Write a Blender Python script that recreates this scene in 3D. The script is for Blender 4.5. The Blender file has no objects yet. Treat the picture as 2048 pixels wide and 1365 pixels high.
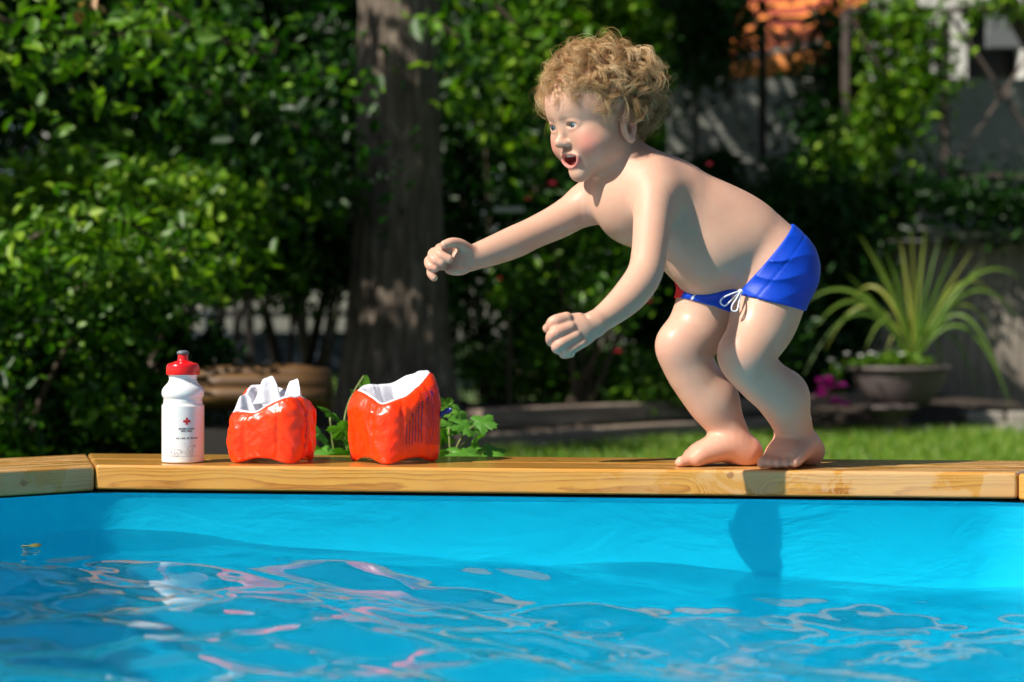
import bpy, math, random
import numpy as np
from mathutils import Vector, Matrix
rnd = random.Random(7)
rng = np.random.default_rng(11)
sc = bpy.context.scene
C = sc.collection
R = math.radians
# ---------------------------------------------------------------- camera
CAMZ, FPX, HY = 0.2374, 3450.0, 665.0
cd = bpy.data.cameras.new('camera'); cam = bpy.data.objects.new('camera', cd); C.objects.link(cam)
cam.location = (0, 0, CAMZ); cam.rotation_euler = (R(90), 0, 0)
cd.sensor_width = 36; cd.lens = FPX / 2048 * 36; cd.shift_y = -17.5 / 2048
cd.clip_start = .02; cd.clip_end = 400
cd.dof.use_dof = True; cd.dof.focus_distance = 2.97; cd.dof.aperture_fstop = 3.1
sc.camera = cam
# ---------------------------------------------------------------- light
SUN = Vector((-.43, -.27, .47)).normalized()      # towards the sun
EL = math.asin(SUN.z); AZ = math.atan2(SUN.x, SUN.y)
w = bpy.data.worlds.new('World'); sc.world = w; w.use_nodes = True
nt = w.node_tree; nt.nodes.clear()
st = nt.nodes.new('ShaderNodeTexSky'); st.sky_type = 'NISHITA'; st.sun_disc = False
st.sun_elevation = EL; st.sun_rotation = AZ
bg = nt.nodes.new('ShaderNodeBackground'); bg.inputs[1].default_value = .05
wo = nt.nodes.new('ShaderNodeOutputWorld')
nt.links.new(st.outputs[0], bg.inputs[0]); nt.links.new(bg.outputs[0], wo.inputs[0])
sl = bpy.data.lights.new('sun', 'SUN'); so = bpy.data.objects.new('sun', sl); C.objects.link(so)
sl.energy = 5; sl.angle = R(.5); sl.color = (1, .94, .84)
so.rotation_euler = SUN.to_track_quat('Z', 'Y').to_euler(); so.location = (0, 0, 6)
# ---------------------------------------------------------------- exposure and sampling
sc.view_settings.view_transform = 'Standard'; sc.view_settings.look = 'None'
sc.view_settings.exposure = .55; sc.view_settings.gamma = 1; sc.view_settings.use_curve_mapping = False
cy = sc.cycles
cy.use_denoising = True; cy.max_bounces = 10; cy.transparent_max_bounces = 12
cy.diffuse_bounces = 4; cy.glossy_bounces = 4; cy.transmission_bounces = 8
cy.sample_clamp_indirect = 6; cy.caustics_refractive = True; cy.caustics_reflective = True; cy.blur_glossy = .3

# ---------------------------------------------------------------- helpers
def P(px, py, d):                                   # photo direction + distance -> place in the garden
    return np.array(((px - 1024) / FPX * d, d, CAMZ - (py - HY) / FPX * d))

def tag(o, label=None, cat=None, group=None, kind=None):
    if label: o['label'] = label
    if cat: o['category'] = cat
    if group: o['group'] = group
    if kind: o['kind'] = kind
    return o

def empty(name, loc=(0, 0, 0), rz=0):
    o = bpy.data.objects.new(name, None); C.objects.link(o)
    o.location = loc; o.rotation_euler = (0, 0, rz); o.empty_display_size = .1
    return o

def meshobj(name, v, f, mat=None, parent=None, smooth=False, loc=None, rot=None):
    me = bpy.data.meshes.new(name)
    v = np.asarray(v, dtype=np.float32)
    if isinstance(f, np.ndarray):
        n, k = f.shape
        me.vertices.add(len(v)); me.vertices.foreach_set('co', v.ravel())
        me.loops.add(n * k); me.loops.foreach_set('vertex_index', f.astype(np.int32).ravel())
        me.polygons.add(n); me.polygons.foreach_set('loop_start', np.arange(0, n * k, k, dtype=np.int32))
        me.polygons.foreach_set('loop_total', np.full(n, k, dtype=np.int32))
        me.update(calc_edges=True)
    else:
        me.from_pydata([tuple(map(float, p)) for p in v], [], f)
    if smooth:
        me.polygons.foreach_set('use_smooth', np.ones(len(me.polygons), dtype=bool))
    if mat: me.materials.append(mat)
    me.update()
    o = bpy.data.objects.new(name, me); C.objects.link(o)
    if parent: o.parent = parent
    if loc is not None: o.location = loc
    if rot is not None: o.rotation_euler = rot
    return o

def setcol(o, cols, name='Col'):
    a = o.data.color_attributes.new(name, 'FLOAT_COLOR', 'POINT')
    c = np.ones((len(o.data.vertices), 4), dtype=np.float32); c[:, :cols.shape[1]] = cols
    a.data.foreach_set('color', c.ravel())

class MB:
    """collects boxes, tubes and lathes into one mesh"""
    def __init__(s): s.v = []; s.f = []; s.n = 0
    def add(s, v, f):
        s.v += [tuple(p) for p in v]; s.f += [tuple(i + s.n for i in q) for q in f]; s.n += len(v); return s
    def box(s, c, d, rz=0, M=None):
        v = []
        for x in (-.5, .5):
            for y in (-.5, .5):
                for z in (-.5, .5):
                    p = Vector((x * d[0], y * d[1], z * d[2]))
                    if M is not None: p = M @ p
                    if rz: p = Matrix.Rotation(rz, 3, 'Z') @ p
                    v.append(p + Vector(c))
        return s.add(v, [(0, 1, 3, 2), (4, 6, 7, 5), (0, 4, 5, 1), (2, 3, 7, 6), (0, 2, 6, 4), (1, 5, 7, 3)])
    def bar(s, a, b, w, t=None):                    # square bar between two points
        a = Vector(a); b = Vector(b); t = t or w
        q = (b - a).to_track_quat('Z', 'Y').to_matrix()
        return s.box((a + b) / 2, (w, t, (b - a).length), M=q)
    def tube(s, pts, r, n=8, cap=True):
        pts = [Vector(p) for p in pts]
        if not hasattr(r, '__len__'): r = [r] * len(pts)
        v = []; up = None
        for i, p in enumerate(pts):
            t = (pts[min(i + 1, len(pts) - 1)] - pts[max(i - 1, 0)]).normalized()
            if up is None: up = t.orthogonal().normalized()
            up = (up - t * up.dot(t))
            up = up.normalized() if up.length > 1e-6 else t.orthogonal().normalized()
            sd = t.cross(up)
            for k in range(n):
                a = 2 * math.pi * k / n
                v.append(p + (up * math.cos(a) + sd * math.sin(a)) * r[i])
        f = [(i * n + k, i * n + (k + 1) % n, (i + 1) * n + (k + 1) % n, (i + 1) * n + k) for i in range(len(pts) - 1) for k in range(n)]
        if cap: f += [tuple(range(n - 1, -1, -1)), tuple((len(pts) - 1) * n + k for k in range(n))]
        return s.add(v, f)
    def lathe(s, prof, c=(0, 0, 0), n=48, cap=True):
        v = []; c = Vector(c)
        for r, z in prof:
            for k in range(n):
                a = 2 * math.pi * k / n; v.append(c + Vector((r * math.cos(a), r * math.sin(a), z)))
        m = len(prof)
        f = [(i * n + k, i * n + (k + 1) % n, (i + 1) * n + (k + 1) % n, (i + 1) * n + k) for i in range(m - 1) for k in range(n)]
        if cap: f += [tuple(range(n - 1, -1, -1)), tuple((m - 1) * n + k for k in range(n))]
        return s.add(v, f)
    def build(s, name, mat, parent=None, smooth=False, loc=None, rot=None, bevel=0):
        o = meshobj(name, s.v, s.f, mat, parent, smooth, loc, rot)
        if bevel:
            m = o.modifiers.new('bevel', 'BEVEL'); m.width = bevel; m.segments = 3; m.limit_method = 'ANGLE'
        return o

def spline(pts, n):                                  # Catmull-Rom through rows of pts, n samples per span
    p = np.asarray(pts, float)
    q = np.vstack([2 * p[0] - p[1], p, 2 * p[-1] - p[-2]])
    out = []
    for i in range(1, len(q) - 2):
        for t in np.linspace(0, 1, n, endpoint=False):
            a, b, c, d = q[i - 1], q[i], q[i + 1], q[i + 2]
            out.append(.5 * ((2 * b) + (c - a) * t + (2 * a - 5 * b + 4 * c - d) * t * t + (3 * b - a - 3 * c + d) * t ** 3))
    out.append(p[-1])
    return np.array(out)

class NT:
    """short-hand for shader graphs"""
    def __init__(s, name):
        s.m = bpy.data.materials.new(name); s.m.use_nodes = True; s.t = s.m.node_tree; s.t.nodes.clear()
        s.out = s.n('ShaderNodeOutputMaterial'); s.p = s.n('ShaderNodeBsdfPrincipled')
        s.l(s.p.outputs[0], s.out.inputs[0])
    def n(s, t, **k):
        o = s.t.nodes.new(t)
        for a, b in k.items(): setattr(o, a, b)
        return o
    def l(s, a, b): s.t.links.new(a, b)
    def set(s, node, **k):
        for a, b in k.items():
            key = a.replace('_', ' ')
            i = node.inputs[key]
            if hasattr(b, 'is_output') or isinstance(b, bpy.types.NodeSocket): s.l(b, i)
            else: i.default_value = (*b, 1) if isinstance(b, tuple) and len(b) == 3 and i.type == 'RGBA' else b
        return node
    def P(s, **k): s.set(s.p, **k); return s
    def coord(s, kind='Object', scale=(1, 1, 1)):
        c = s.n('ShaderNodeTexCoord'); m = s.n('ShaderNodeMapping'); m.inputs['Scale'].default_value = scale
        s.l(c.outputs[kind], m.inputs[0]); return m.outputs[0]
    def noise(s, vec=None, scale=5, detail=4, rough=.5, dist=0):
        o = s.n('ShaderNodeTexNoise'); s.set(o, Scale=scale, Detail=detail, Roughness=rough, Distortion=dist)
        if vec is not None: s.l(vec, o.inputs['Vector'])
        return o.outputs[0]
    def ramp(s, fac, stops, mode='LINEAR'):
        o = s.n('ShaderNodeValToRGB'); s.l(fac, o.inputs[0]); e = o.color_ramp; e.interpolation = mode
        while len(e.elements) < len(stops): e.elements.new(.5)
        for i, (a, c) in enumerate(stops):
            e.elements[i].position = a
            e.elements[i].color = (*c, 1) if hasattr(c, '__len__') else (c, c, c, 1)
        return o.outputs[0]
    def mix(s, f, a, b, mode='MIX'):
        o = s.n('ShaderNodeMix', data_type='RGBA', blend_type=mode)
        for i, x in ((0, f), (6, a), (7, b)):
            if isinstance(x, bpy.types.NodeSocket): s.l(x, o.inputs[i])
            else: o.inputs[i].default_value = (*x, 1) if hasattr(x, '__len__') else x
        return o.outputs[2]
    def math(s, op, a, b=0., c=0.):
        o = s.n('ShaderNodeMath', operation=op)
        for i, x in enumerate((a, b, c)):
            if isinstance(x, bpy.types.NodeSocket): s.l(x, o.inputs[i])
            else: o.inputs[i].default_value = x
        return o.outputs[0]
    def bump(s, h, strength=.3, dist=.01):
        o = s.n('ShaderNodeBump'); s.set(o, Strength=strength, Distance=dist); s.l(h, o.inputs['Height'])
        s.l(o.outputs[0], s.p.inputs['Normal']); return o.outputs[0]
    def attr(s, name='Col'):
        o = s.n('ShaderNodeAttribute'); o.attribute_name = name; return o.outputs[0]

def plain(name, col, rough=.5, **k):
    return NT(name).P(Base_Color=col, Roughness=rough, **k).m
# ================================================================ pool
UX = np.array((.9941, -.1086)); CL = np.array((-.743, 3.073)); SIDE = 1.602
def rot2(v, a): return np.array((v[0] * math.cos(a) - v[1] * math.sin(a), v[0] * math.sin(a) + v[1] * math.cos(a)))
corners = [CL]; dirs = []
dv = UX.copy()
for i in range(8):
    dirs.append(dv.copy()); corners.append(corners[-1] + dv * SIDE); dv = rot2(dv, -math.pi / 4)
corners = corners[:8]
PC = sum(corners) / 8                                # centre of the pool

def wood_material(name, knots=(), tone=(1, 1, 1), seed=0.):
    g = NT(name)
    tc = g.n('ShaderNodeTexCoord').outputs['Object']
    sep = g.n('ShaderNodeSeparateXYZ'); g.l(tc, sep.inputs[0])
    x, y, z = sep.outputs
    wob = g.noise(g.coord(scale=(1.3, 4, 4)), 2.2, 2)
    yy = g.math('ADD', y, g.math('MULTIPLY_ADD', wob, .012, .05 + seed * .02))
    zz = g.math('MULTIPLY', g.math('ADD', z, .035 + seed * .01), 1.)
    r = g.math('SQRT', g.math('ADD', g.math('POWER', yy, 2.), g.math('POWER', zz, 2.)))
    kmask = None
    for kx, ky, kz, amp, s in knots:
        d = g.n('ShaderNodeVectorMath', operation='DISTANCE'); g.l(tc, d.inputs[0]); d.inputs[1].default_value = (kx, ky, kz)
        e = g.math('POWER', 2.718, g.math('MULTIPLY', g.math('POWER', g.math('DIVIDE', d.outputs['Value'], s), 2.), -1.))
        r = g.math('ADD', r, g.math('MULTIPLY', e, amp))
        km = g.math('LESS_THAN', g.math('ADD', d.outputs['Value'], g.math('MULTIPLY', g.noise(tc, 90, 2), .012)), .0125)
        kmask = km if kmask is None else g.math('MAXIMUM', kmask, km)
    ring = g.math('FRACT', g.math('MULTIPLY_ADD', r, 430., g.math('MULTIPLY', g.noise(g.coord(scale=(3, 30, 30)), 3, 3), 1.2)))
    fine = g.noise(g.coord(scale=(4, 160, 160)), 3, 3)
    a = g.ramp(ring, [(0, (.66, .33, .055)), (.55, (.60, .27, .040)), (.88, (.36, .125, .016)), (1, (.62, .30, .05))])
    c = g.mix(g.math('MULTIPLY', fine, .35), a, (.38, .15, .03))
    pat = g.ramp(g.noise(g.coord(scale=(1.5, 6, 6)), 3.2, 4, .6), [(.42, 0), (.62, 1)])
    c = g.mix(g.math('MULTIPLY', pat, .45), c, (.62, .33, .09))
    # dry, bleached patches with crisp edges towards the right end
    side = g.ramp(x, [(.05, 0), (.35, 1)])
    dry = g.math('MULTIPLY', g.ramp(g.noise(g.coord(scale=(2, 9, 3)), 4.6, 5, .62, .6), [(.49, 0), (.53, 1)]), side)
    c = g.mix(g.math('MULTIPLY', dry, .36), c, (.66, .45, .26))
    if kmask is not None: c = g.mix(g.math('MULTIPLY', kmask, .75), c, (.26, .09, .025))
    c = g.mix(1., c, tone, 'MULTIPLY')
    rough = g.math('MULTIPLY_ADD', dry, .33, g.math('MULTIPLY_ADD', g.noise(tc, 14, 4), .22, .12))
    g.P(Base_Color=c, Roughness=rough, Coat_Weight=.6, Coat_Roughness=.22)
    g.bump(g.math('MULTIPLY_ADD', ring, -.4, g.noise(tc, 260, 2)), .25, .0006)
    return g.m

M_liner = NT('pool_liner_vinyl')
_n = M_liner.noise(M_liner.coord(scale=(1, 1, 1)), 1.6, 3)
M_liner.P(Base_Color=M_liner.mix(_n, (.001, .46, .655), (.002, .52, .735)), Roughness=.32, Specular_IOR_Level=.55)
M_liner.bump(M_liner.noise(M_liner.coord(scale=(1, 1, 2.2)), 5, 4, .55, .8), .30, .014)
M_liner = M_liner.m
M_shell = plain('pool_shell_dark', (.02, .03, .035), .6)

pool = empty('swimming_pool', (PC[0], PC[1], -.33))
tag(pool, 'octagonal garden pool with cyan liner and a golden plank rim', 'pool')
def under(o, par):                                   # keep world place while parenting
    o.parent = par; o.matrix_parent_inverse = Matrix.Translation(par.location).inverted(); return o

# liner: filleted octagon wall, coved foot, floor
def inset_oct(off, rad, nseg=10):
    out = []
    for i in range(8):
        c = corners[i]; dprev = dirs[i - 1]; dn = dirs[i]
        inn = (PC - c) / np.linalg.norm(PC - c)
        cc = c + inn * off / math.cos(R(22.5))
        t = rad * math.tan(R(22.5))
        cen = cc + inn * rad / math.cos(R(22.5))
        a = cc - dprev * t; b = cc + dn * t
        a0 = math.atan2(*(a - cen)[::-1]); a1 = math.atan2(*(b - cen)[::-1])
        while a1 - a0 > math.pi: a1 -= 2 * math.pi
        while a1 - a0 < -math.pi: a1 += 2 * math.pi
        for k in range(nseg + 1):
            an = a0 + (a1 - a0) * k / nseg
            out.append(cen + rad * np.array((math.cos(an), math.sin(an))))
    return out
lv = []; lf = []
levels = [(-.0465, .014, .16), (-.052, .008, .16), (-.30, .006, .20), (-.55, .012, .24), (-.78, .02, .26), (-.84, .035, .28), (-.88, .075, .30), (-.895, .14, .32)]
for z, off, rad in levels:
    lv += [(p[0], p[1], z) for p in inset_oct(off, rad)]
n = len(lv) // len(levels)
for i in range(len(levels) - 1):
    for k in range(n):
        lf.append((i * n + k, i * n + (k + 1) % n, (i + 1) * n + (k + 1) % n, (i + 1) * n + k))
lf.append(tuple((len(levels) - 1) * n + k for k in range(n)))
liner = meshobj('pool_liner', lv, lf, M_liner, None, True); under(liner, pool)
# outer shell under the planks
sv = []; sf = []
def oct_at(off):                                     # polygon 'off' metres outside the inner rim
    return [corners[i] + (corners[i] - PC) / np.linalg.norm(corners[i] - PC) * off / math.cos(R(22.5)) for i in range(8)]
ri = oct_at(.012); ro = oct_at(.22)
for z in (-.047, -.50):
    for q in (ri, ro): sv += [(p[0], p[1], z) for p in q]
for i in range(8):
    j = (i + 1) % 8
    sf += [(i, j, 8 + j, 8 + i), (16 + i, 24 + i, 24 + j, 16 + j), (i, 16 + i, 16 + j, j), (8 + i, 8 + j, 24 + j, 24 + i)]
under(meshobj('pool_shell', sv, sf, M_shell), pool)

TH = .045
for i in range(8):
    a, b = corners[i], corners[(i + 1) % 8]
    mid = (a + b) / 2; ang = math.atan2(dirs[i][1], dirs[i][0])
    for row in range(2):
        o0, o1 = (0, .138) if row == 0 else (.142, .28)
        A0, A1 = oct_at(o0), oct_at(o1)
        pts = [A0[i], A0[(i + 1) % 8], A1[(i + 1) % 8], A1[i]]
        loc = []
        for k, p in enumerate(pts):
            q = rot2(p - mid, -ang)
            q[0] += .0012 * (1 if k in (0, 3) else -1)
            loc.append(q)
        v = [(q[0], q[1], -TH) for q in loc] + [(q[0], q[1], 0) for q in loc]
        f = [(3, 2, 1, 0), (4, 5, 6, 7)] + [(k, (k + 1) % 4, 4 + (k + 1) % 4, 4 + k) for k in range(4)]
        kn = ()
        if i == 0 and row == 0: kn = ((.322, 0.002, -.010, .045, .034), (-.46, .09, 0, .03, .03), (.60, .07, 0, .02, .03))
        if i == 7 and row == 0: kn = ((.67, 0.0, -.024, .03, .02),)
        if i == 0 and row == 1: kn = ((.0, .19, 0, .03, .03),)
        m = wood_material('golden_pine_%d_%d' % (i, row), kn, (1, 1, 1) if (i + row) % 2 == 0 else (.93, .95, .92), i * .7 + row)
        o = meshobj('rim_plank', v, f, m, None, False, (mid[0], mid[1], .0015 if i == 0 else 0.), (0, 0, ang))
        bv = o.modifiers.new('bevel', 'BEVEL'); bv.width = .0055; bv.segments = 4
        o.data.polygons.foreach_set('use_smooth', np.zeros(len(o.data.polygons), dtype=bool))
        under(o, pool)

# water surface: sloshing swell, cross waves and ripples, meshed
def water_h(x, y):
    h = -.150 - .030 * np.clip(x, -1.3, 1.3) - .012 * np.sin(1.9 * x + .4)
    yf = np.clip((3.05 - y) / 1.1, 0, 1)                         # 0 at the far wall, 1 near the camera
    wx = x + .06 * np.sin(3.1 * y + 1.2 * x) + .03 * np.sin(7 * y - 2 * x); wy = y + .05 * np.sin(2.6 * x + .7) + .025 * np.sin(6.3 * x + 3 * y)
    h += .010 * np.sin(5.2 * wx + 9.4 * wy + .9) * (.12 + .88 * yf)
    h += .0070 * np.sin(-6.5 * wx + 13.0 * wy + 2.0)
    h += .0045 * np.sin(11 * wx + 22 * wy + .3 + 1.5 * np.sin(2.2 * x))
    h += .0034 * np.sin(-17 * wx + 31 * wy + 1.1) * (.35 + .65 * yf)
    h += .0024 * np.sin(29 * wx + 36 * wy + 4 * np.sin(1.7 * x + y)) * (.2 + .8 * yf)
    h += .0013 * np.sin(-43 * wx + 67 * wy + 3 * np.sin(3 * x)) * (.12 + .88 * yf)
    h += .0007 * np.sin(71 * wx + 92 * wy + 2.5 * np.sin(5 * x + 2 * y)) * (.08 + .92 * yf)
    h += .0014 * np.sin(9 * wx + 58 * wy + 2 * np.sin(4 * x)) * yf ** 1.5
    h += .0009 * np.sin(-13 * wx + 88 * wy + 3 * np.sin(3 * x + 1)) * yf ** 1.5
    for cx, cy, ph in ((-.42, 2.62, 0.), (.05, 2.80, 1.), (-.28, 2.35, 2.2), (.62, 2.5, .6)):   # rings where drops fell
        rr = np.sqrt((x - cx) ** 2 + (y - cy) ** 2)
        h += .0016 * np.sin(62 * rr + ph) * np.exp(-(rr / .13) ** 2)
    return h
gs = .0065
xs = np.arange(PC[0] - 2.05, PC[0] + 2.05, gs * 1.6); ys = np.arange(PC[1] - 2.05, PC[1] + 2.05, gs)
X, Y = np.meshgrid(xs, ys, indexing='ij')
Z = water_h(X, Y)
nx, ny = X.shape
idx = np.arange(nx * ny).reshape(nx, ny)
F = np.stack([idx[:-1, :-1], idx[1:, :-1], idx[1:, 1:], idx[:-1, 1:]], -1).reshape(-1, 4)
xc = ((X[:-1, :-1] + X[1:, 1:]) / 2).ravel(); yc = ((Y[:-1, :-1] + Y[1:, 1:]) / 2).ravel()
keep = np.ones(len(xc), bool)
for i in range(8):
    nrm = rot2(dirs[i], math.pi / 2)
    keep &= ((xc - corners[i][0]) * nrm[0] + (yc - corners[i][1]) * nrm[1]) < .006
F = F[keep]
used, inv = np.unique(F, return_inverse=True)
V = np.stack([X.ravel(), Y.ravel(), Z.ravel()], -1)[used]
g = NT('pool_water')
g.t.nodes.remove(g.p)
gg = g.n('ShaderNodeBsdfGlossy'); gg.inputs['Roughness'].default_value = 0; gg.inputs['Color'].default_value = (1, 1, 1, 1)
ge = g.n('ShaderNodeNewGeometry'); dt = g.n('ShaderNodeVectorMath', operation='DOT_PRODUCT'); g.l(ge.outputs['Normal'], dt.inputs[0]); g.l(ge.outputs['Incoming'], dt.inputs[1])
fr = g.math('MULTIPLY_ADD', g.math('POWER', g.math('SUBTRACT', 1., g.math('ABSOLUTE', dt.outputs['Value'])), 5.), .98, .02)
rf = g.n('ShaderNodeBsdfRefraction'); rf.inputs['Color'].default_value = (.93, .985, 1, 1); rf.inputs['Roughness'].default_value = 0; rf.inputs['IOR'].default_value = 1.33
tr = g.n('ShaderNodeBsdfTransparent'); tr.inputs[0].default_value = (.78, .95, 1, 1)
m1 = g.n('ShaderNodeMixShader'); m1.inputs[0].default_value = .30; g.l(rf.outputs[0], m1.inputs[1]); g.l(tr.outputs[0], m1.inputs[2])
m2 = g.n('ShaderNodeMixShader'); g.l(fr, m2.inputs[0]); g.l(m1.outputs[0], m2.inputs[1]); g.l(gg.outputs[0], m2.inputs[2])
g.l(m2.outputs[0], g.out.inputs[0])
bu = g.n('ShaderNodeBump'); g.set(bu, Strength=.10, Distance=.003); g.l(g.noise(g.coord(scale=(9, 26, 1)), 1.6, 4, .55, .6), bu.inputs['Height'])
g.l(bu.outputs[0], gg.inputs['Normal']); g.l(bu.outputs[0], rf.inputs['Normal'])
M_water = g.m
water = meshobj('water', V, inv.reshape(-1, 4), M_water, None, True)
tag(water, kind='structure'); 
# ================================================================ the child (one implicit surface, meshed by surface nets)
class Field:
    def __init__(s, lo, hi, h):
        s.lo = np.array(lo, float); s.h = h
        s.n = np.ceil((np.array(hi) - s.lo) / h).astype(int) + 1
        s.a = np.full(s.n, .2, dtype=np.float32)
    def sub(s):
        t = Field.__new__(Field); t.lo = s.lo; t.h = s.h; t.n = s.n; t.a = np.full(s.n, .2, dtype=np.float32); return t
    def win(s, bmin, bmax):
        i0 = np.clip(np.floor((np.asarray(bmin) - s.lo) / s.h).astype(int), 0, s.n - 1)
        i1 = np.clip(np.ceil((np.asarray(bmax) - s.lo) / s.h).astype(int) + 1, 1, s.n)
        sl = tuple(slice(a, b) for a, b in zip(i0, i1))
        ax = [(s.lo[k] + s.h * np.arange(i0[k], i1[k])).astype(np.float32) for k in range(3)]
        return sl, ax[0][:, None, None], ax[1][None, :, None], ax[2][None, None, :]
    def put(s, sl, d, k, op='add'):
        a = s.a[sl]
        if op == 'add':
            h = np.maximum(k - np.abs(a - d), 0) / k if k > 0 else 0
            s.a[sl] = np.minimum(a, d) - h * h * k * .25
        else:                                        # carve
            d = -d
            h = np.maximum(k - np.abs(a - d), 0) / k if k > 0 else 0
            s.a[sl] = np.maximum(a, d) + h * h * k * .25
    def tube(s, pts, k=.01, n=6, flat=None, op='add', m=.03):
        """pts rows (x, y, z, r), Catmull-Rom; flat = (axis, factor) widens the section along axis"""
        q = spline(pts, n).astype(np.float32)
        f = 1. if flat is None else max(flat[1], 1)
        rm = q[:, 3].max() * f + m
        sl, x, y, z = s.win(q[:, :3].min(0) - rm, q[:, :3].max(0) + rm)
        if flat is not None:
            ax = np.asarray(flat[0], np.float32); ax = ax / np.linalg.norm(ax); fc = 1 / flat[1] - 1
            def W(px, py, pz):
                t = (px * ax[0] + py * ax[1] + pz * ax[2]) * np.float32(fc)
                return px + t * ax[0], py + t * ax[1], pz + t * ax[2]
        else:
            W = lambda a, b, c: (a, b, c)
        best = None
        for i in range(len(q) - 1):
            a, b = q[i], q[i + 1]
            bx, by, bz = W(b[0] - a[0], b[1] - a[1], b[2] - a[2])
            L = max(bx * bx + by * by + bz * bz, 1e-10)
            px, py, pz = W(x - a[0], y - a[1], z - a[2])
            t = np.clip((px * bx + py * by + pz * bz) / L, 0, 1)
            d = np.sqrt((px - t * bx) ** 2 + (py - t * by) ** 2 + (pz - t * bz) ** 2) - (a[3] + t * (b[3] - a[3]))
            best = d if best is None else np.minimum(best, d)
        s.put(sl, best, k, op)
    def ell(s, c, A, r, k=.01, op='add', m=.03):
        """ellipsoid: A rows = axes (world), r radii"""
        A = np.linalg.svd(np.asarray(A, float)); A = (A[0] @ A[2]).astype(np.float32)      # nearest true axes
        r = np.asarray(r, np.float32)
        ext = np.sqrt(((A * r[:, None]) ** 2).sum(0)) + m
        sl, x, y, z = s.win(np.asarray(c) - ext, np.asarray(c) + ext)
        px, py, pz = x - np.float32(c[0]), y - np.float32(c[1]), z - np.float32(c[2])
        k0 = k1 = 0
        for i in range(3):
            u = (px * A[i, 0] + py * A[i, 1] + pz * A[i, 2]) / r[i]
            k0 = k0 + u * u; k1 = k1 + (u / r[i]) ** 2
        k0 = np.sqrt(k0); k1 = np.sqrt(k1) + 1e-9
        s.put(sl, k0 * (k0 - 1) / k1, k, op)
    def ball(s, c, r, k=.01, op='add'): s.ell(c, np.eye(3), (r, r, r), k, op)
    def plane(s, p, nrm):                            # distance to a plane over the whole grid
        nrm = np.asarray(nrm, np.float32); nrm = nrm / np.linalg.norm(nrm)
        _, x, y, z = s.win(s.lo - 1, s.lo + s.h * s.n + 1)
        return (x - np.float32(p[0])) * nrm[0] + (y - np.float32(p[1])) * nrm[1] + (z - np.float32(p[2])) * nrm[2]

def surface_nets(a, lo, h):
    neg = a < 0
    nx, ny, nz = a.shape
    cnt = np.zeros((nx - 1, ny - 1, nz - 1), np.uint8)
    for dx in (0, 1):
        for dy in (0, 1):
            for dz in (0, 1):
                cnt += neg[dx:nx - 1 + dx, dy:ny - 1 + dy, dz:nz - 1 + dz]
    act = (cnt > 0) & (cnt < 8)
    ci = np.argwhere(act)
    vid = np.full(act.shape, -1, np.int32); vid[act] = np.arange(len(ci))
    val = {}
    for dx in (0, 1):
        for dy in (0, 1):
            for dz in (0, 1):
                val[dx, dy, dz] = a[ci[:, 0] + dx, ci[:, 1] + dy, ci[:, 2] + dz]
    acc = np.zeros((len(ci), 3)); num = np.zeros(len(ci))
    for p in val:
        for ax in range(3):
            if p[ax] == 0:
                q = list(p); q[ax] = 1; q = tuple(q)
                v0, v1 = val[p], val[q]
                cr = (v0 < 0) != (v1 < 0)
                t = np.where(cr, v0 / np.where(cr, v0 - v1, 1), 0)
                pos = np.array(p, float)[None].repeat(len(ci), 0); pos[:, ax] += t
                acc += pos * cr[:, None]; num += cr
    verts = lo + h * (ci + acc / num[:, None])
    faces = []
    for ax in range(3):
        s0 = [slice(None)] * 3; s1 = [slice(None)] * 3
        s0[ax] = slice(0, -1); s1[ax] = slice(1, None)
        e = neg[tuple(s0)] != neg[tuple(s1)]
        b, c = (ax + 1) % 3, (ax + 2) % 3
        ei = np.argwhere(e)
        ei = ei[(ei[:, b] > 0) & (ei[:, c] > 0) & (ei[:, b] < act.shape[b]) & (ei[:, c] < act.shape[c])]
        flip = neg[ei[:, 0], ei[:, 1], ei[:, 2]]
        q = []
        for ob, oc in ((1, 1), (0, 1), (0, 0), (1, 0)):
            k = ei.copy(); k[:, b] -= ob; k[:, c] -= oc
            q.append(vid[k[:, 0], k[:, 1], k[:, 2]])
        q = np.stack(q, -1); q[~flip] = q[~flip][:, ::-1]
        faces.append(q)
    return verts, np.vstack(faces)

def relax(v, f, it=2, lam=.5):
    e = np.vstack([f[:, [0, 1]], f[:, [1, 2]], f[:, [2, 3]], f[:, [3, 0]]])
    n = np.bincount(e.ravel(), minlength=len(v)).astype(float)[:, None]
    for k in range(it):
        for l in (lam, -lam * 1.02):
            s = np.stack([np.bincount(e[:, 0], v[e[:, 1], i], len(v)) + np.bincount(e[:, 1], v[e[:, 0], i], len(v)) for i in range(3)], -1)
            v = v + l * (s / n - v)
    return v

def PR(px, py, d, r): return (*P(px, py, d), r)
def nrmz(v): v = np.asarray(v, float); return v / np.linalg.norm(v)

# --- head frame
YAW, PIT = R(35), R(15)
f0 = np.array((-math.cos(YAW), -math.sin(YAW), 0)); u0 = np.array((0, 0, 1.))
HF = f0 * math.cos(PIT) - u0 * math.sin(PIT); HU = u0 * math.cos(PIT) + f0 * math.sin(PIT); HL = np.cross(HU, HF)
HC = P(1200, 205, 2.985)
HA = np.array((HF, HL, HU))
def H(f, l, u): return HC + HF * f + HL * l + HU * u
def HR(f, l, u, r): return (*H(f, l, u), r)

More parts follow.
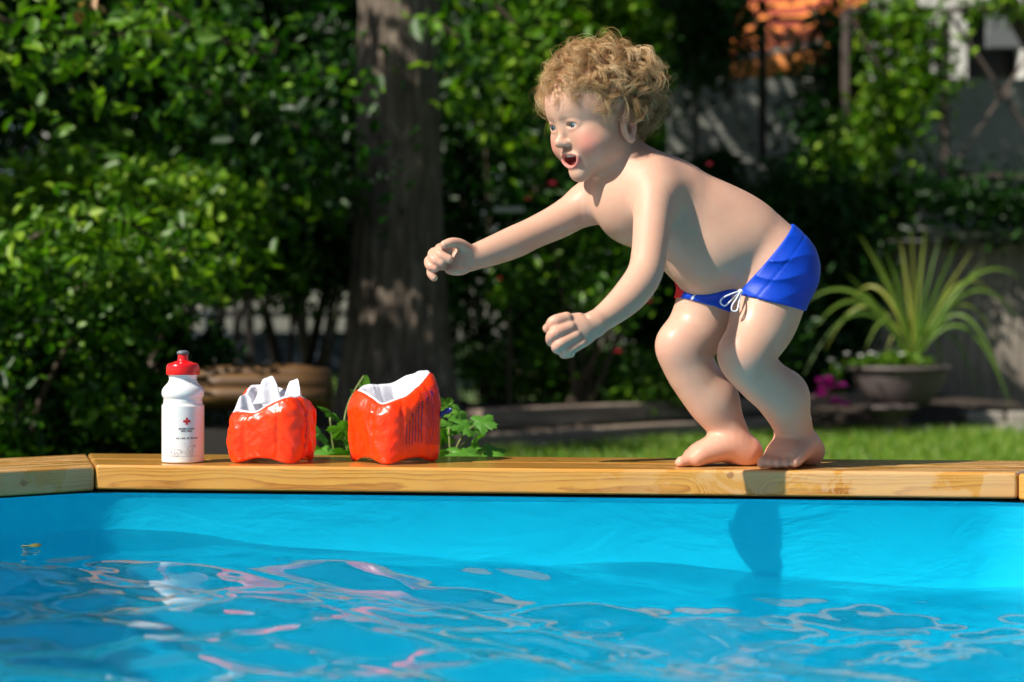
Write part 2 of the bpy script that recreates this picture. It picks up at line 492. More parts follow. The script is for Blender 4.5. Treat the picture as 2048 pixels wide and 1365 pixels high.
def build_child(h=.0021):
    B = Field((-.165, 2.655, -.006), (.57, 3.20, .775), h)
    # ---- trunk
    sp = nrmz((-.865, -.12, .49)); 
    def frame(lat, s=sp):
        s = nrmz(s); lat = nrmz(np.asarray(lat) - np.dot(lat, s) * s); v = np.cross(s, lat); return np.array((s, lat, v))
    T = B.sub()
    T.ell(P(1290, 400, 3.005), frame((.52, -.85, .08)), (.090, .098, .078), .02)
    T.ell(P(1268, 417, 2.998), frame((.52, -.85, .08)), (.055, .076, .051), .03)
    T.ell(P(1345, 415, 3.01), frame((.4, -.9, 0)), (.090, .090, .080), .03)
    T.ell(P(1440, 440, 3.02), frame((.4, -.9, 0)), (.07, .075, .058), .03)
    T.ell(P(1408, 478, 3.01), frame((.35, -.93, 0)), (.090, .088, .089), .035)
    T.ell(P(1432, 510, 3.005), frame((.4, -.9, 0)), (.062, .078, .069), .03)
    T.ell(P(1490, 490, 3.02), frame((.45, -.88, 0)), (.075, .084, .076), .035)
    T.ell(P(1540, 533, 3.03), frame((.6, -.8, 0)), (.065, .084, .072), .03)
    T.tube([PR(1236, 300, 2.998, .040), PR(1262, 345, 3.0, .041), PR(1285, 385, 3.005, .05)], .035)     # neck
    T.tube([PR(1262, 340, 2.995, .030), PR(1300, 356, 2.95, .034), PR(1318, 385, 2.935, .036)], .03)     # near trapezius
    T.tube([PR(1245, 350, 3.01, .026), PR(1205, 380, 3.05, .030), PR(1180, 405, 3.07, .034)], .03)       # far collar
    T.ball(P(1568, 540, 2.985), .056, .03); T.ball(P(1556, 535, 3.08), .055, .03)                        # buttocks
    # ---- legs
    LN = B.sub(); LF = B.sub()
    LN.tube([PR(1549, 560, 2.995, .065), PR(1527, 640, 2.975, .0585), PR(1505, 690, 2.955, .0485), PR(1497, 722, 2.950, .0455), PR(1522, 756, 2.965, .0430), PR(1559, 792, 2.985, .0425), PR(1581, 838, 3.015, .0358), PR(1590, 872, 3.035, .0325), PR(1600, 896, 3.045, .030)], .008, 12)
    LN.ball(P(1480, 706, 2.935), .033, .03)
    LN.ball(P(1570, 788, 3.0), .037, .025)
    LF.tube([PR(1440, 562, 3.055, .067), PR(1410, 635, 3.055, .0585), PR(1380, 685, 3.045, .049), PR(1376, 722, 3.045, .0465), PR(1395, 762, 3.05, .0440), PR(1422, 802, 3.055, .0420), PR(1447, 842, 3.06, .0355), PR(1464, 874, 3.06, .0315), PR(1474, 896, 3.06, .030)], .008, 12)
    LF.ball(P(1352, 690, 3.03), .033, .03)
    LF.ball(P(1431, 796, 3.06), .037, .025)
    # ---- feet
    def foot(F, heel, ball, toes, lat, hgt):
        heel, ball, lat = map(np.asarray, (heel, ball, lat)); ax = nrmz(ball - heel)
        up = np.array((0, 0, 1.))
        for s, w_ in ((-.95, .0), (-.3, .0), (.35, .0), (1., .0)):
            c1 = ball + lat * s * .0215
            c0 = heel + lat * s * .010
            mid = (c0 + c1) / 2
            arch = hgt * (1.0 if s > -.2 else .9)
            F.tube([(*(c0 + up * .004), .0235), (*(mid * .6 + c0 * .4 + up * (arch * .55)), .0235), (*(mid * .4 + c1 * .6 + up * (arch * .36)), .0185), (*(c1 + up * .004), .0150)], .014, 4, m=.02)
        F.ell(heel - ax * .004 + up * .002, (ax, lat, up), (.027, .026, .027), .012)
        for i, (t, r) in enumerate(toes):
            s = 1. - i * .52
            base = ball + lat * s * .0225 + up * .0
            tip = base + ax * t + lat * s * .002 - up * .002
            mid = (base + tip) / 2 + up * .0035
            tip[2] = max(tip[2], r * .93)
            F.tube([(*base, r * 1.0), (*mid, r * .98), (*tip, r)], .0050, 4, m=.015)
            F.tube([(*(tip + up * r * .4 - ax * r * .1), r * .78)] * 2, .002, 1, m=.01)
    tset = ((.029, .0098), (.029, .0082), (.0260, .0078), (.022, .0074), (.017, .0072))
    # far foot: in profile, inner side to the camera
    foot(LF, P(1488, 909, 3.062), P(1388, 921, 3.048), tset, nrmz((.10, -.99, 0)), .036)
    foot(LN, P(1611, 906, 3.062), P(1567, 921, 2.985), tset, nrmz((-.89, .45, 0)), .036)
    # ---- union of trunk and legs, kept for the trunks
    low = (T.a.copy(), LN.a.copy(), LF.a.copy())
    B.a[:] = T.a
    sl = tuple(slice(None) for _ in range(3))
    B.put(sl, np.minimum(LN.a, LF.a), .022)
    # ---- arms
    A = B.sub()
    A.tube([PR(1306, 372, 2.945, 0.0326), PR(1309, 398, 2.915, 0.0358), PR(1304, 450, 2.883, 0.0318), PR(1298, 505, 2.848, 0.0290), PR(1289, 548, 2.826, 0.0290), PR(1262, 588, 2.803, 0.0281), PR(1222, 625, 2.775, 0.0228), PR(1186, 650, 2.753, 0.0186)], .012)
    B.put(sl, A.a, .022); A.a[:] = .2
    A.tube([PR(1195, 392, 3.06, 0.0316), PR(1172, 408, 3.066, 0.0344), PR(1122, 440, 3.055, 0.0312), PR(1068, 466, 3.035, 0.0279), PR(1030, 484, 3.02, 0.0284), PR(985, 502, 3.0, 0.0256), PR(945, 516, 2.985, 0.0219), PR(928, 521, 2.98, 0.0186)], .012)
    B.put(sl, A.a, .02); A.a[:] = .2
    # ---- near fist: back of the hand to the camera, knuckles lower left
    hd = nrmz(P(1120, 672, 2.727) - P(1186, 650, 2.753))
    A.ell(P(1152, 664, 2.741), (nrmz(P(1120, 690, 2.735) - P(1175, 640, 2.745)), nrmz((-.64, 0, -.35)), nrmz((.1, 1, .1))), (.0275, .030, .0205), .01)
    A.ell(P(1140, 655, 2.733), np.eye(3), (.021, .013, .019), .012)
    A.tube([PR(1188, 650, 2.753, .0215), PR(1168, 657, 2.745, .0205)], .012)
    fing = [  # mcp, pip, dip, tip per finger
        [(1133, 637, 2.725), (1108, 645, 2.719), (1103, 659, 2.737), (1116, 664, 2.749)],
        [(1140, 655, 2.720), (1108, 669, 2.711), (1104, 683, 2.730), (1119, 686, 2.745)],
        [(1151, 672, 2.720), (1119, 689, 2.711), (1115, 698, 2.730), (1130, 698, 2.745)],
        [(1163, 686, 2.724), (1135, 702, 2.717), (1128, 708, 2.732), (1141, 707, 2.745)]]
    for i, q in enumerate(fing):
        r = (.0098, .0096, .0092, .0086)[i]
        A.tube([PR(*q[0], r * 1.05), PR(*q[1], r * 1.08), PR(*q[2], r * .95), PR(*q[3], r * .85)], .0028, 4, m=.012)
    A.tube([PR(1160, 641, 2.745, .012), PR(1130, 646, 2.743, .0108), PR(1108, 655, 2.740, .0095), PR(1095, 657, 2.737, .0078)], .004, 4, m=.012)
    B.put(sl, A.a, .006); A.a[:] = .2
    # ---- far hand: half open, palm and curled fingertips to the camera
    A.ell(P(917, 520, 2.978), (nrmz((-1, 0, .1)), nrmz((.1, .1, 1)), (0, 1, 0)), (.0235, .0250, .0150), .01)
    A.tube([PR(940, 517, 2.983, .0205), PR(920, 520, 2.98, .018)], .01)
    A.ell(P(915, 541, 2.968), (nrmz((-1, 0, -.1)), (0, 1, 0), (0, 0, 1)), (.022, .010, .009), .008)
    fing = [
        [(905, 499, 2.975, .0095), (881, 497, 2.962, .0092), (880, 509, 2.945, .0082), (899, 519, 2.940, .0074)],
        [(895, 507, 2.976, .0095), (868, 506, 2.966, .0093), (868, 519, 2.948, .0084), (883, 527, 2.943, .0074)],
        [(891, 519, 2.976, .0090), (861, 520, 2.968, .0090), (860, 532, 2.952, .0080), (871, 537, 2.947, .0071)],
        [(893, 531, 2.974, .0085), (866, 534, 2.968, .0082), (862, 547, 2.956, .0074), (868, 556, 2.952, .0066)]]
    for q in fing:
        A.tube([PR(*p) for p in q], .0022, 4, m=.012)
    A.tube([PR(938, 503, 2.972, .0125), PR(920, 489, 2.958, .0098), PR(903, 486, 2.948, .0088), PR(889, 490, 2.943, .0076)], .004, 4, m=.012)
    B.put(sl, A.a, .006)
    # ---- head
    E = lambda c, r, k=.01, op='add', A_=None: G.ell(H(*c), HA if A_ is None else A_, r, k, op)
    G = B.sub()
    E((-.008, 0, .012), (.100, .079, .083))
    E((.030, 0, .004), (.072, .068, .064), .02)                   # forehead
    E((.030, 0, -.050), (.060, .055, .058), .025)                 # mid face
    E((.040, 0, -.088), (.045, .043, .030), .025)                 # jaw
    E((.0735, 0, -.110), (.0165, .0195, .0150), .018)               # chin
    for s in (1, -1):
        E((.060, s * .035, -.058), (.030, .027, .027), .016)      # cheeks
        E((.032, s * .044, -.075), (.036, .018, .027), .02)
        E((.1110, s * .0200, -.0215), (.0130, .0130, .0080), .012, 'cut')   # sockets
        E((.070, s * .028, -.042), (.017, .020, .013), .014)
    # nose
    G.tube([HR(.090, 0, -.022, .0060), HR(.0955, 0, -.038, .0064), HR(.1030, 0, -.0495, .0072)], .008, 5)
    E((.1035, 0, -.0508), (.0084, .0086, .0074), .006)
    for s in (1, -1):
        E((.0965, s * .0092, -.0545), (.0078, .0052, .0058), .006)
        E((.1030, s * .0050, -.0600), (.0042, .0026, .0030), .002, 'cut')
    # eye: lids around the ball
    for s in (1, -1):
        G.ball(H(.0800, s * .0265, -.0245), .0127, .006)
        G.ell(H(.0925, s * .0270, -.0250), HA, (.0085, .0112, .0047), .0020, 'cut')
        # upper lid fold
        G.tube([HR(.0885, s * .0135, -.0245, .0022), HR(.0922, s * .0205, -.0186, .0018), HR(.0912, s * .030, -.0180, .0018), HR(.0840, s * .0390, -.0245, .0022)], .003, 5)
        G.tube([HR(.0885, s * .0140, -.0260, .0018), HR(.0912, s * .0215, -.0312, .0010), HR(.0890, s * .031, -.0310, .0010), HR(.0840, s * .0390, -.0260, .0018)], .004, 5)
    # mouth: lips ring, then the opening
    ring = []
    for k in range(13):
        a = 2 * math.pi * k / 12
        l_, u_ = .0222 * math.cos(a), -.0830 + (.0098 if math.sin(a) > 0 else .0125) * math.sin(a)
        u_ += 7.5 * l_ * l_; f_ = .0945 - 12 * l_ * l_ - .25 * max(-.0830 - u_, 0) * 1.6
        ring.append((*H(f_, l_, u_), .0024 + .0011 * (math.sin(a) < -.2)))
    G.tube(ring, .004, 3, m=.012)
    G.ell(H(.0930, 0, -.0832), HA, (.024, .0178, .0100), .0028, 'cut')
    E((.088, 0, -.0705), (.012, .015, .006), .006)                # upper lip body
    G.ell(H(.0930, 0, -.0832), HA, (.024, .0172, .0097), .002, 'cut')
    B.put(sl, G.a, .018)
    # ears
    G.a[:] = .2
    for s in (1, -1):
        ea = nrmz(HF * -.12 + HL * s * .95 + HU * .05); eu = nrmz(HU * .96 - HF * .22); eb = nrmz(np.cross(ea, eu))
        c = H(.008, s * .0735, -.046)
        EA = np.array((eb, eu, ea))
        G.ell(c, EA, (.0185, .0275, .0075), .006)
        rim = [c + eb * .0165 * math.cos(t) * (1 if math.sin(t) > 0 else .8) + eu * .0260 * math.sin(t) + ea * .006 for t in np.linspace(-1.9, 2.8, 12) * (1 if np.dot(eb, HF) < 0 else 1)]
        G.tube([(*p, .0034) for p in rim], .003, 3, m=.01)
        G.ell(c + ea * .0105 + eu * .002, EA, (.0105, .0165, .0065), .004, 'cut')
        G.ell(c + ea * .004 - eu * .006 + HF * .004, EA, (.006, .008, .010), .003, 'cut')
        G.ell(c + ea * .005 - eu * .024, EA, (.008, .008, .005), .004)
    B.put(sl, G.a, .004)
    # ---- small carvings: navel-side fold, popliteal and wrist creases, sole plane
    def crease(pts, k=.006): B.tube([PR(*p) for p in pts], k, 4, op='cut', m=.02)
    crease([(1408, 716, 2.998, .0016), (1428, 706, 3.005, .0032), (1440, 700, 3.01, .003)], .008)
    crease([(1166, 620, 2.747, .0006), (1172, 634, 2.7365, .0012), (1180, 650, 2.733, .0012), (1190, 664, 2.738, .0006)], .008)
    sole = B.plane((0, 0, .0022), (0, 0, -1))
    d = sole; a = B.a; hh = np.maximum(.004 - np.abs(a - d), 0) / .004
    B.a = np.maximum(a, d) + hh * hh * .001
    return B, low, T.sub

B_, low_, _ = build_child()
v, f = surface_nets(B_.a, B_.lo, B_.h)
# keep the one connected body only
def biggest(v, f):
    lab = np.arange(len(v))
    for _i in range(400):
        m = lab[f].min(1); new = lab.copy(); np.minimum.at(new, f.ravel(), np.repeat(m, 4)); new = new[new]
        if (new == lab).all(): break
        lab = new
    ids, c = np.unique(lab[f[:, 0]], return_counts=True)
    f = f[lab[f[:, 0]] == ids[c.argmax()]]
    used, inv = np.unique(f, return_inverse=True)
    return v[used], inv.reshape(-1, 4)
v, f = biggest(v, f)
v = relax(v, f, 5)
M_skin = NT('child_skin')
_c = M_skin.attr('Col')
_m = M_skin.noise(M_skin.coord(), 42, 4, .6)
_c2 = M_skin.mix(M_skin.math('MULTIPLY', _m, .28), _c, (.82, .40, .30), 'MULTIPLY')
M_skin.P(Base_Color=_c2, Roughness=M_skin.math('MULTIPLY_ADD', M_skin.noise(M_skin.coord(), 130, 3), .22, .36), Coat_Weight=M_skin.ramp(M_skin.noise(M_skin.coord(), 26, 4, .6), [(.48, 0), (.62, .45)]), Coat_Roughness=.16, Subsurface_Weight=.22, Subsurface_Scale=.012, Specular_IOR_Level=.32)
M_skin.p.inputs['Subsurface Radius'].default_value = (1., .35, .2)
M_skin.bump(M_skin.math('ADD', M_skin.noise(M_skin.coord(), 420, 3), M_skin.math('MULTIPLY', M_skin.noise(M_skin.coord(), 60, 3), .8)), .3, .0008)
M_skin = M_skin.m

child = empty('person', tuple(P(1490, 935, 3.05) * (1, 1, 0)))
tag(child, 'curly blond toddler in blue swim trunks leaning forward with both arms reaching out', 'person')
body = meshobj('body', v, f, M_skin, None, True); under(body, child)
def scalp_line(f_, l_):
    return np.where(f_ > .03, .028 + (f_ - .03) * .22, np.where(f_ > -.012, .028 + (f_ - .03) * 1.0, -.062))
# natural colouring of the skin: cheeks, lips, knuckles, knees, feet
base = np.array((.59, .365, .265)); col = np.repeat(base[None], len(v), 0)
def stain(c, r, rgb, amt, hard=False):
    d = np.linalg.norm(v - np.asarray(c), axis=1) / r
    w_ = np.clip(1 - d, 0, 1); w_ = (w_ > .02) * 1. if hard else w_ * w_ * (3 - 2 * w_)
    global col; col += (np.array(rgb) - col) * (w_ * amt)[:, None]
red = (.70, .27, .20)
stain(H(.078, .044, -.060), .036, (.74, .25, .20), .75); stain(H(.078, -.044, -.060), .036, (.74, .25, .20), .75)
stain(H(.113, 0, -.055), .014, red, .35)
for s in (1, -1): stain(H(.0, s * .085, -.04), .04, (.66, .24, .17), .6); stain(H(.09, s * .0265, -.03), .013, red, .4)
for p, r in (((1110, 670, 2.715), .04), ((870, 525, 2.95), .035), ((1475, 705, 2.93), .05), ((1345, 700, 3.02), .05), ((1300, 530, 2.86), .05)): stain(P(*p), r, red, .38)
for p, r in (((1470, 905, 3.05), .09), ((1380, 920, 3.04), .07), ((1600, 905, 3.04), .09), ((1550, 925, 2.98), .07)): stain(P(*p), r, (.70, .29, .18), .6)
# lips and the inside of the mouth, in head coordinates
hv = (v - HC) @ HA.T
le = np.sqrt((hv[:, 1] / .0212) ** 2 + ((hv[:, 2] + .0832) / np.where(hv[:, 2] > -.0832, .0112, .0145)) ** 2)
lip = np.clip((1.24 - le) / .16, 0, 1) * (hv[:, 0] > .06)
col += (np.array((.60, .19, .17)) - col) * (lip * .75)[:, None]
inn = ((le < .93) & (hv[:, 0] > .05) & (hv[:, 0] < .0865)).astype(float)
col += (np.array((.30, .03, .03)) - col) * inn[:, None]
for s in (1, -1):                                    # brows
    d = np.abs(hv[:, 2] + .0010 + 14 * (hv[:, 1] * s - .026) ** 2) / .0035
    w_ = np.clip(1 - d, 0, 1) * (hv[:, 0] > .06) * np.clip((.018 - np.abs(hv[:, 1] * s - .027)) / .006, 0, 1)
    col += (np.array((.42, .24, .13)) - col) * (w_ * .22)[:, None]
_sl = scalp_line(hv[:, 0], hv[:, 1])
w_ = np.clip((hv[:, 2] - _sl) / .008, 0, 1) * (np.linalg.norm(hv - np.array((-.008, 0, .012)), axis=1) < .112) * (np.abs(hv[:, 1]) < .081)
col += (np.array((.30, .17, .085)) - col) * (w_ * .8)[:, None]
setcol(body, col)
DROPS = []
_r = np.random.default_rng(4)
fn_ = np.cross(v[f[:, 2]] - v[f[:, 0]], v[f[:, 3]] - v[f[:, 1]]); fn_ /= np.linalg.norm(fn_, axis=1)[:, None] + 1e-12
cand = np.where((fn_[:, 1] < .1) & (v[f[:, 0], 2] < .36))[0]
for k in _r.choice(cand, 130): DROPS.append((v[f[k]].mean(0), fn_[k]))
# --- eyes, teeth, tongue, lashes
def eye(s):
    c = H(.0805, s * .0265, -.0245)
    look = nrmz(HF * 1 + HL * .02 + HU * -.05)
    mb = MB(); prof = [(.0122 * math.sin(t), -.0122 * math.cos(t)) for t in np.linspace(0.02, math.pi - .02, 24)]
    mb.lathe(prof, n=32)
    q = Vector(look).to_track_quat('Z', 'Y')
    o = mb.build('eye', M_eye, None, True, tuple(c)); o.rotation_mode = 'QUATERNION'; o.rotation_quaternion = q
    o.location = tuple(c); o.parent = body; return o
g = NT('eyeball')
sp_ = g.n('ShaderNodeSeparateXYZ'); g.l(g.n('ShaderNodeTexCoord').outputs['Object'], sp_.inputs[0])
rr = g.math('SQRT', g.math('ADD', g.math('POWER', sp_.outputs[0], 2.), g.math('POWER', sp_.outputs[1], 2.)))
rr = g.math('ADD', rr, g.math('MULTIPLY', g.math('LESS_THAN', sp_.outputs[2], 0.), 1.))
cc = g.ramp(g.math('MULTIPLY', rr, 100.), [(0, (.004, .004, .005)), (.22, (.004, .004, .005)), (.27, (.07, .11, .14)), (.52, (.13, .20, .24)), (.60, (.03, .05, .07)), (.68, (.62, .56, .54))])
g.P(Base_Color=cc, Roughness=.06, Coat_Weight=1, Coat_Roughness=.02); M_eye = g.m
for s in (1, -1): eye(s)
M_tooth = plain('milk_tooth', (.80, .77, .70), .25)
tb = MB()
for k in range(-2, 3):
    p = H(.0865 - 7 * (k * .0043) ** 2, k * .0043, -.0763)
    tb.box(p, (.0040, .0028, .0050), M=Matrix([[*HL], [*HF], [*HU]]).transposed())
o = tb.build('teeth', M_tooth, body, bevel=.001)
M_tong = plain('tongue', (.55, .13, .13), .25)
tg = MB().lathe([(math.sin(t) * 1., -math.cos(t)) for t in np.linspace(.02, math.pi - .02, 14)], n=24).build('tongue', M_tong, body, True)
tg.matrix_basis = Matrix.Translation(H(.070, 0, -.0915)) @ Matrix([[*HF], [*HL], [*HU]]).transposed().to_4x4() @ Matrix.Diagonal((.016, .0115, .0052, 1))
M_lash = plain('lashes', (.16, .09, .05), .6)
for s in (1, -1):
    lb = MB()
    arc = spline([H(.0893, s * .0150, -.0240), H(.0932, s * .0205, -.0196), H(.0922, s * .030, -.0192), H(.0860, s * .0375, -.0245)], 12)
    for p in arc:
        p = p + rng.normal(0, .0003, 3)
        out = nrmz(p - H(.0805, s * .0265, -.034)); tip = p + out * rnd.uniform(.001, .0024) + HF * rnd.uniform(.0015, .0035) + HL * s * rnd.uniform(0, .0012)
        lb.tube([p, (p + tip) / 2 - HU * .0005, tip + HU * .0005], [.00022, .00018, .00006], 3, False)
    lb.build('eyelashes', M_lash, body)

# ---------------------------------------------------------------- curly hair: locks of fine strands
CR = np.array((.100, .079, .083)); CC = np.array((-.008, 0, .012))
KR = np.array((-.05, .0, .09))
def hair_mesh():
    V = []; Fc = []; CO = []; nv = 0
    guides = []
    while len(guides) < 540:
        d = rng.normal(size=3); d /= np.linalg.norm(d)
        p = CC + d * CR
        if p[2] < scalp_line(p[0], p[1]): continue
        guides.append((p, d))
    NS = 19
    for p, d in guides:
        front = p[0] > .045
        L = rng.uniform(.050, .078) if not front else rng.uniform(.028, .047)
        if p[0] < -.05: L *= rng.uniform(.9, 1.15)
        amp = rng.uniform(.0045, .0105); turns = L / rng.uniform(.032, .058) * rng.choice((-1, 1)); ph = rng.uniform(0, 6.28)
        lift = rng.uniform(.001, .010) * (.4 if front else 1); swirl = rng.normal(0, .55)
        shade = np.clip(rng.normal(.46, .24), 0, 1)
        # guide over the head
        pts = []; q = p.copy(); fl = None
        for i in range(NS):
            n_ = (q - CC) / CR ** 2; n_ /= np.linalg.norm(n_)
            t = q - KR; t -= n_ * t.dot(n_); t /= np.linalg.norm(t) + 1e-9
            b_ = np.cross(n_, t)
            t2 = t * math.cos(swirl) + b_ * math.sin(swirl)
            if fl is not None: t2 = .6 * fl + .4 * t2; t2 -= n_ * t2.dot(n_); t2 /= np.linalg.norm(t2)
            fl = t2; b_ = np.cross(n_, t2)
            s_ = i / (NS - 1)
            hgt = .001 + lift * (1 - (1 - min(s_ * 2.2, 1)) ** 2) + (.004 * max(0, s_ - .6) / .4)
            pts.append((q + n_ * hgt, n_, b_, t2, s_))
            q = q + t2 * L / (NS - 1)
            k0 = np.linalg.norm((q - CC) / CR); 
            if k0 < 1.0: q = CC + (q - CC) / k0
            elif q[2] > -.02: q = CC + (q - CC) / k0
        ns = rng.integers(15, 24)
        for _s in range(ns):
            o1, o2 = rng.normal(0, 1, 2); sp = rng.uniform(.0008, .0024)
            da = rng.normal(0, .38); dl = rng.uniform(.72, 1.06); fr = rng.random() < .13
            a2 = amp * rng.uniform(.75, 1.25) * (1.9 if fr else 1); sh = np.clip(shade + rng.normal(0, .16), 0, 1)
            r0 = rng.uniform(.00016, .00031)
            rows = []
            for (c_, n_, b_, t_, s_) in pts:
                s2 = s_ * dl
                A_ = a2 * min(1, s_ * 2.2 + .12); th = ph + da * s_ * 1.6 + 2 * math.pi * turns * s2
                c2 = c_ - t_ * (1 - dl) * L * s_
                rows.append(c2 + n_ * (A_ * math.cos(th) + A_ * .22 + o1 * sp) + b_ * (A_ * math.sin(th) + o2 * sp * (1 + s_)))
            rows = np.array(rows)
            tg_ = np.gradient(rows, axis=0); tg_ /= np.linalg.norm(tg_, axis=1)[:, None] + 1e-9
            up = np.cross(tg_, (0.31, .5, .81)); up /= np.linalg.norm(up, axis=1)[:, None] + 1e-9
            sd = np.cross(tg_, up)
            rad = r0 * np.clip(1.15 - np.linspace(0, 1, NS) ** 3, .12, 1)[:, None]
            vv = np.stack([rows + up * rad, rows + (-.5 * up + .87 * sd) * rad, rows + (-.5 * up - .87 * sd) * rad], 1).reshape(-1, 3)
            V.append(vv); CO.append(np.full(len(vv), sh)); 
            i_ = np.arange(NS - 1)[:, None] * 3 + nv
            for k in range(3):
                Fc.append(np.hstack([i_ + k, i_ + (k + 1) % 3, i_ + 3 + (k + 1) % 3, i_ + 3 + k]))
            nv += len(vv)
    return np.vstack(V), np.vstack(Fc), np.hstack(CO)
hv_, hf_, hc_ = hair_mesh()
hw_ = HC + hv_ @ HA
g = NT('blond_hair')
_c = g.ramp(g.attr('Col'), [(0, (.36, .19, .075)), (.42, (.74, .49, .22)), (1, (.98, .80, .52))])
g.P(Base_Color=_c, Roughness=.33, Specular_IOR_Level=.8)
_t = g.n('ShaderNodeBsdfTranslucent'); g.l(_c, _t.inputs[0]); _m2 = g.n('ShaderNodeMixShader'); _m2.inputs[0].default_value = .4
g.l(g.p.outputs[0], _m2.inputs[1]); g.l(_t.outputs[0], _m2.inputs[2]); g.l(_m2.outputs[0], g.out.inputs[0])
M_hair = g.m
hair = meshobj('hair', hw_, hf_, M_hair, body, True)
setcol(hair, np.repeat(hc_[:, None], 3, 1))

# ---------------------------------------------------------------- swim trunks
Ta, Na, Fa = low_
W0, W1 = P(1581, 446, 3.04), P(1478, 584, 2.955)       # waistband, back and front
wl = nrmz(np.cross(W1 - W0, P(1368, 568, 3.03) - W1))
if wl[0] > 0: wl = -wl                               # outward = towards the chest
nl = np.cross(W1 - W0, (-.03, 1, 0)); nl = nrmz(nl) * (1 if nl[0] < 0 else -1)
waist = np.minimum(B_.plane(W0, wl), B_.plane(W0, nl))
def hem(p, q, dirn):
    n_ = np.cross(np.asarray(q) - np.asarray(p), nrmz(dirn)); n_ = nrmz(n_)
    return n_ if n_[2] < 0 else -n_
hN = hem(P(1480, 585, 2.96), P(1608, 618, 3.0), (.1, 1, 0)); hF_ = hem(P(1355, 590, 3.03), P(1470, 628, 3.03), (-.2, 1, 0))
off = .0042
def smax(a, b, k): return -smin(-a, -b, k)
def smin(a, b, k):
    h_ = np.maximum(k - np.abs(a - b), 0) / k; return np.minimum(a, b) - h_ * h_ * k * .25
Fld = smax(Na, B_.plane(P(1480, 585, 2.96), hN), .002)
Fld2 = smax(Fa, B_.plane(P(1370, 594, 3.03), hF_), .002)
Tt = np.maximum(Ta, B_.plane(P(1500, 614, 3.0), (-.15, 0, -1)))
def smin(a, b, k):
    h_ = np.maximum(k - np.abs(a - b), 0) / k; return np.minimum(a, b) - h_ * h_ * k * .25
S = smin(smin(Tt, Fld, .016), Fld2, .016)
low_all = smin(Ta, np.minimum(Na, Fa), .022)
S = S - off
# fabric wrinkles, real relief
_, gx, gy, gz = B_.win(B_.lo - 1, B_.lo + B_.h * B_.n + 1)
wr = (1 - np.abs(np.sin(105 * (gz * .95 + gx * .30) + 1.6 * np.sin(31 * gx + 9 * gy) + 1.0 * np.sin(40 * gy))) ** .6) * -1.6 * np.exp(-(((gx - P(1545, 520, 2.97)[0]) / .055) ** 2 + ((gz - P(1545, 530, 2.97)[2]) / .055) ** 2))
S = S + (.0034 * wr).astype(np.float32)
bd = np.abs(waist + .026)
S = S + np.where(bd < .0022, .0008, 0).astype(np.float32)  # waistband seam
_k = .003; _h = np.maximum(_k - np.abs(S - waist), 0) / _k; S = np.maximum(S, waist) + _h * _h * _k * .25
sv_, sf_ = surface_nets(S, B_.lo, B_.h); sv_, sf_ = biggest(sv_, sf_); sv_ = relax(sv_, sf_, 4)
g = NT('swim_trunk_cloth')
_c = g.attr('Col')
g.P(Base_Color=_c, Roughness=.5, Specular_IOR_Level=.3)
g.bump(g.math('MULTIPLY_ADD', g.noise(g.coord(), 700, 2), .3, g.noise(g.coord(scale=(1, 1, 2)), 30, 3)), .35, .0012); M_trunk = g.m
trunks = meshobj('swim_trunks', sv_, sf_, M_trunk, body, True)
scol = np.repeat(np.array((.001, .048, .47))[None], len(sv_), 0)
seam = P(1372, 580, 3.0); sd = (sv_ - seam) @ np.array((1, 0, -.6))
fr_ = (sv_[:, 1] > 2.97) & (sv_[:, 0] < P(1430, 600, 3.0)[0])
scol[fr_ & (sd < 0)] = (.62, .01, .02)
scol[fr_ & (np.abs(sd - .020) < .0016)] = (.75, .78, .82)
setcol(trunks, scol)
M_cord = plain('white_cord', (.78, .80, .84), .6)
tie = MB(); k0 = P(1480, 584, 2.935)
def ploop(pts, rad):
    tie.tube(spline([P(*p) for p in pts], 6), rad, 7)
ploop([(1481, 582, 2.935), (1466, 587, 2.925), (1446, 596, 2.920), (1441, 606, 2.92), (1450, 612, 2.922), (1463, 600, 2.926), (1478, 586, 2.934)], .0014)
ploop([(1481, 583, 2.935), (1474, 596, 2.922), (1464, 612, 2.917), (1465, 622, 2.917), (1474, 621, 2.918), (1478, 604, 2.922), (1482, 585, 2.934)], .0014)
tie.lathe([(.001, -.004), (.0045, -.002), (.0045, .002), (.001, .004)], P(1481, 583, 2.932), 12)
tie.build('drawstring', M_cord, trunks, True)
# ================================================================ things on the rim
M_white = NT('bottle_white'); M_white.P(Base_Color=(.80, .80, .79), Roughness=.22, Subsurface_Weight=.25, Subsurface_Scale=.01, Coat_Weight=.3); M_white = M_white.m
M_red = plain('cap_red', (.74, .008, .010), .22, Coat_Weight=.4)
M_grey = plain('spout_rubber', (.12, .13, .15), .45)
M_ink = plain('print_ink', (.03, .03, .04), .5); M_inkred = plain('print_red', (.62, .01, .02), .45)
bot = empty('water_bottle', P(366, 925, 3.13) * np.array((1, 1, 0)) + np.array((0, 0, .0015)))
tag(bot, 'white squeeze bottle with red sports cap and red cross print on the rim', 'bottle')
px = .000890                                        # metres per photo pixel at the bottle
def bp(prof): return [(r * px, z * px) for r, z in prof]
body_prof = bp([(30, 0), (39, .6), (42.3, 3), (42.8, 8), (42.8, 60), (42.8, 112), (42.5, 115), (41, 118), (39.6, 121), (39.2, 126), (38.8, 129.5), (40, 132), (42, 136), (42.8, 141), (42, 147), (39, 153), (34, 158.5), (30, 163.5), (28.2, 168), (28.0, 172), (29.5, 177), (32, 181), (32.6, 184)])
mb = MB(); q = spline(body_prof, 4); mb.lathe(q, n=72)
under_ = lambda o, par: setattr(o, 'parent', par)
b_o = mb.build('bottle_body', M_white, bot, True)
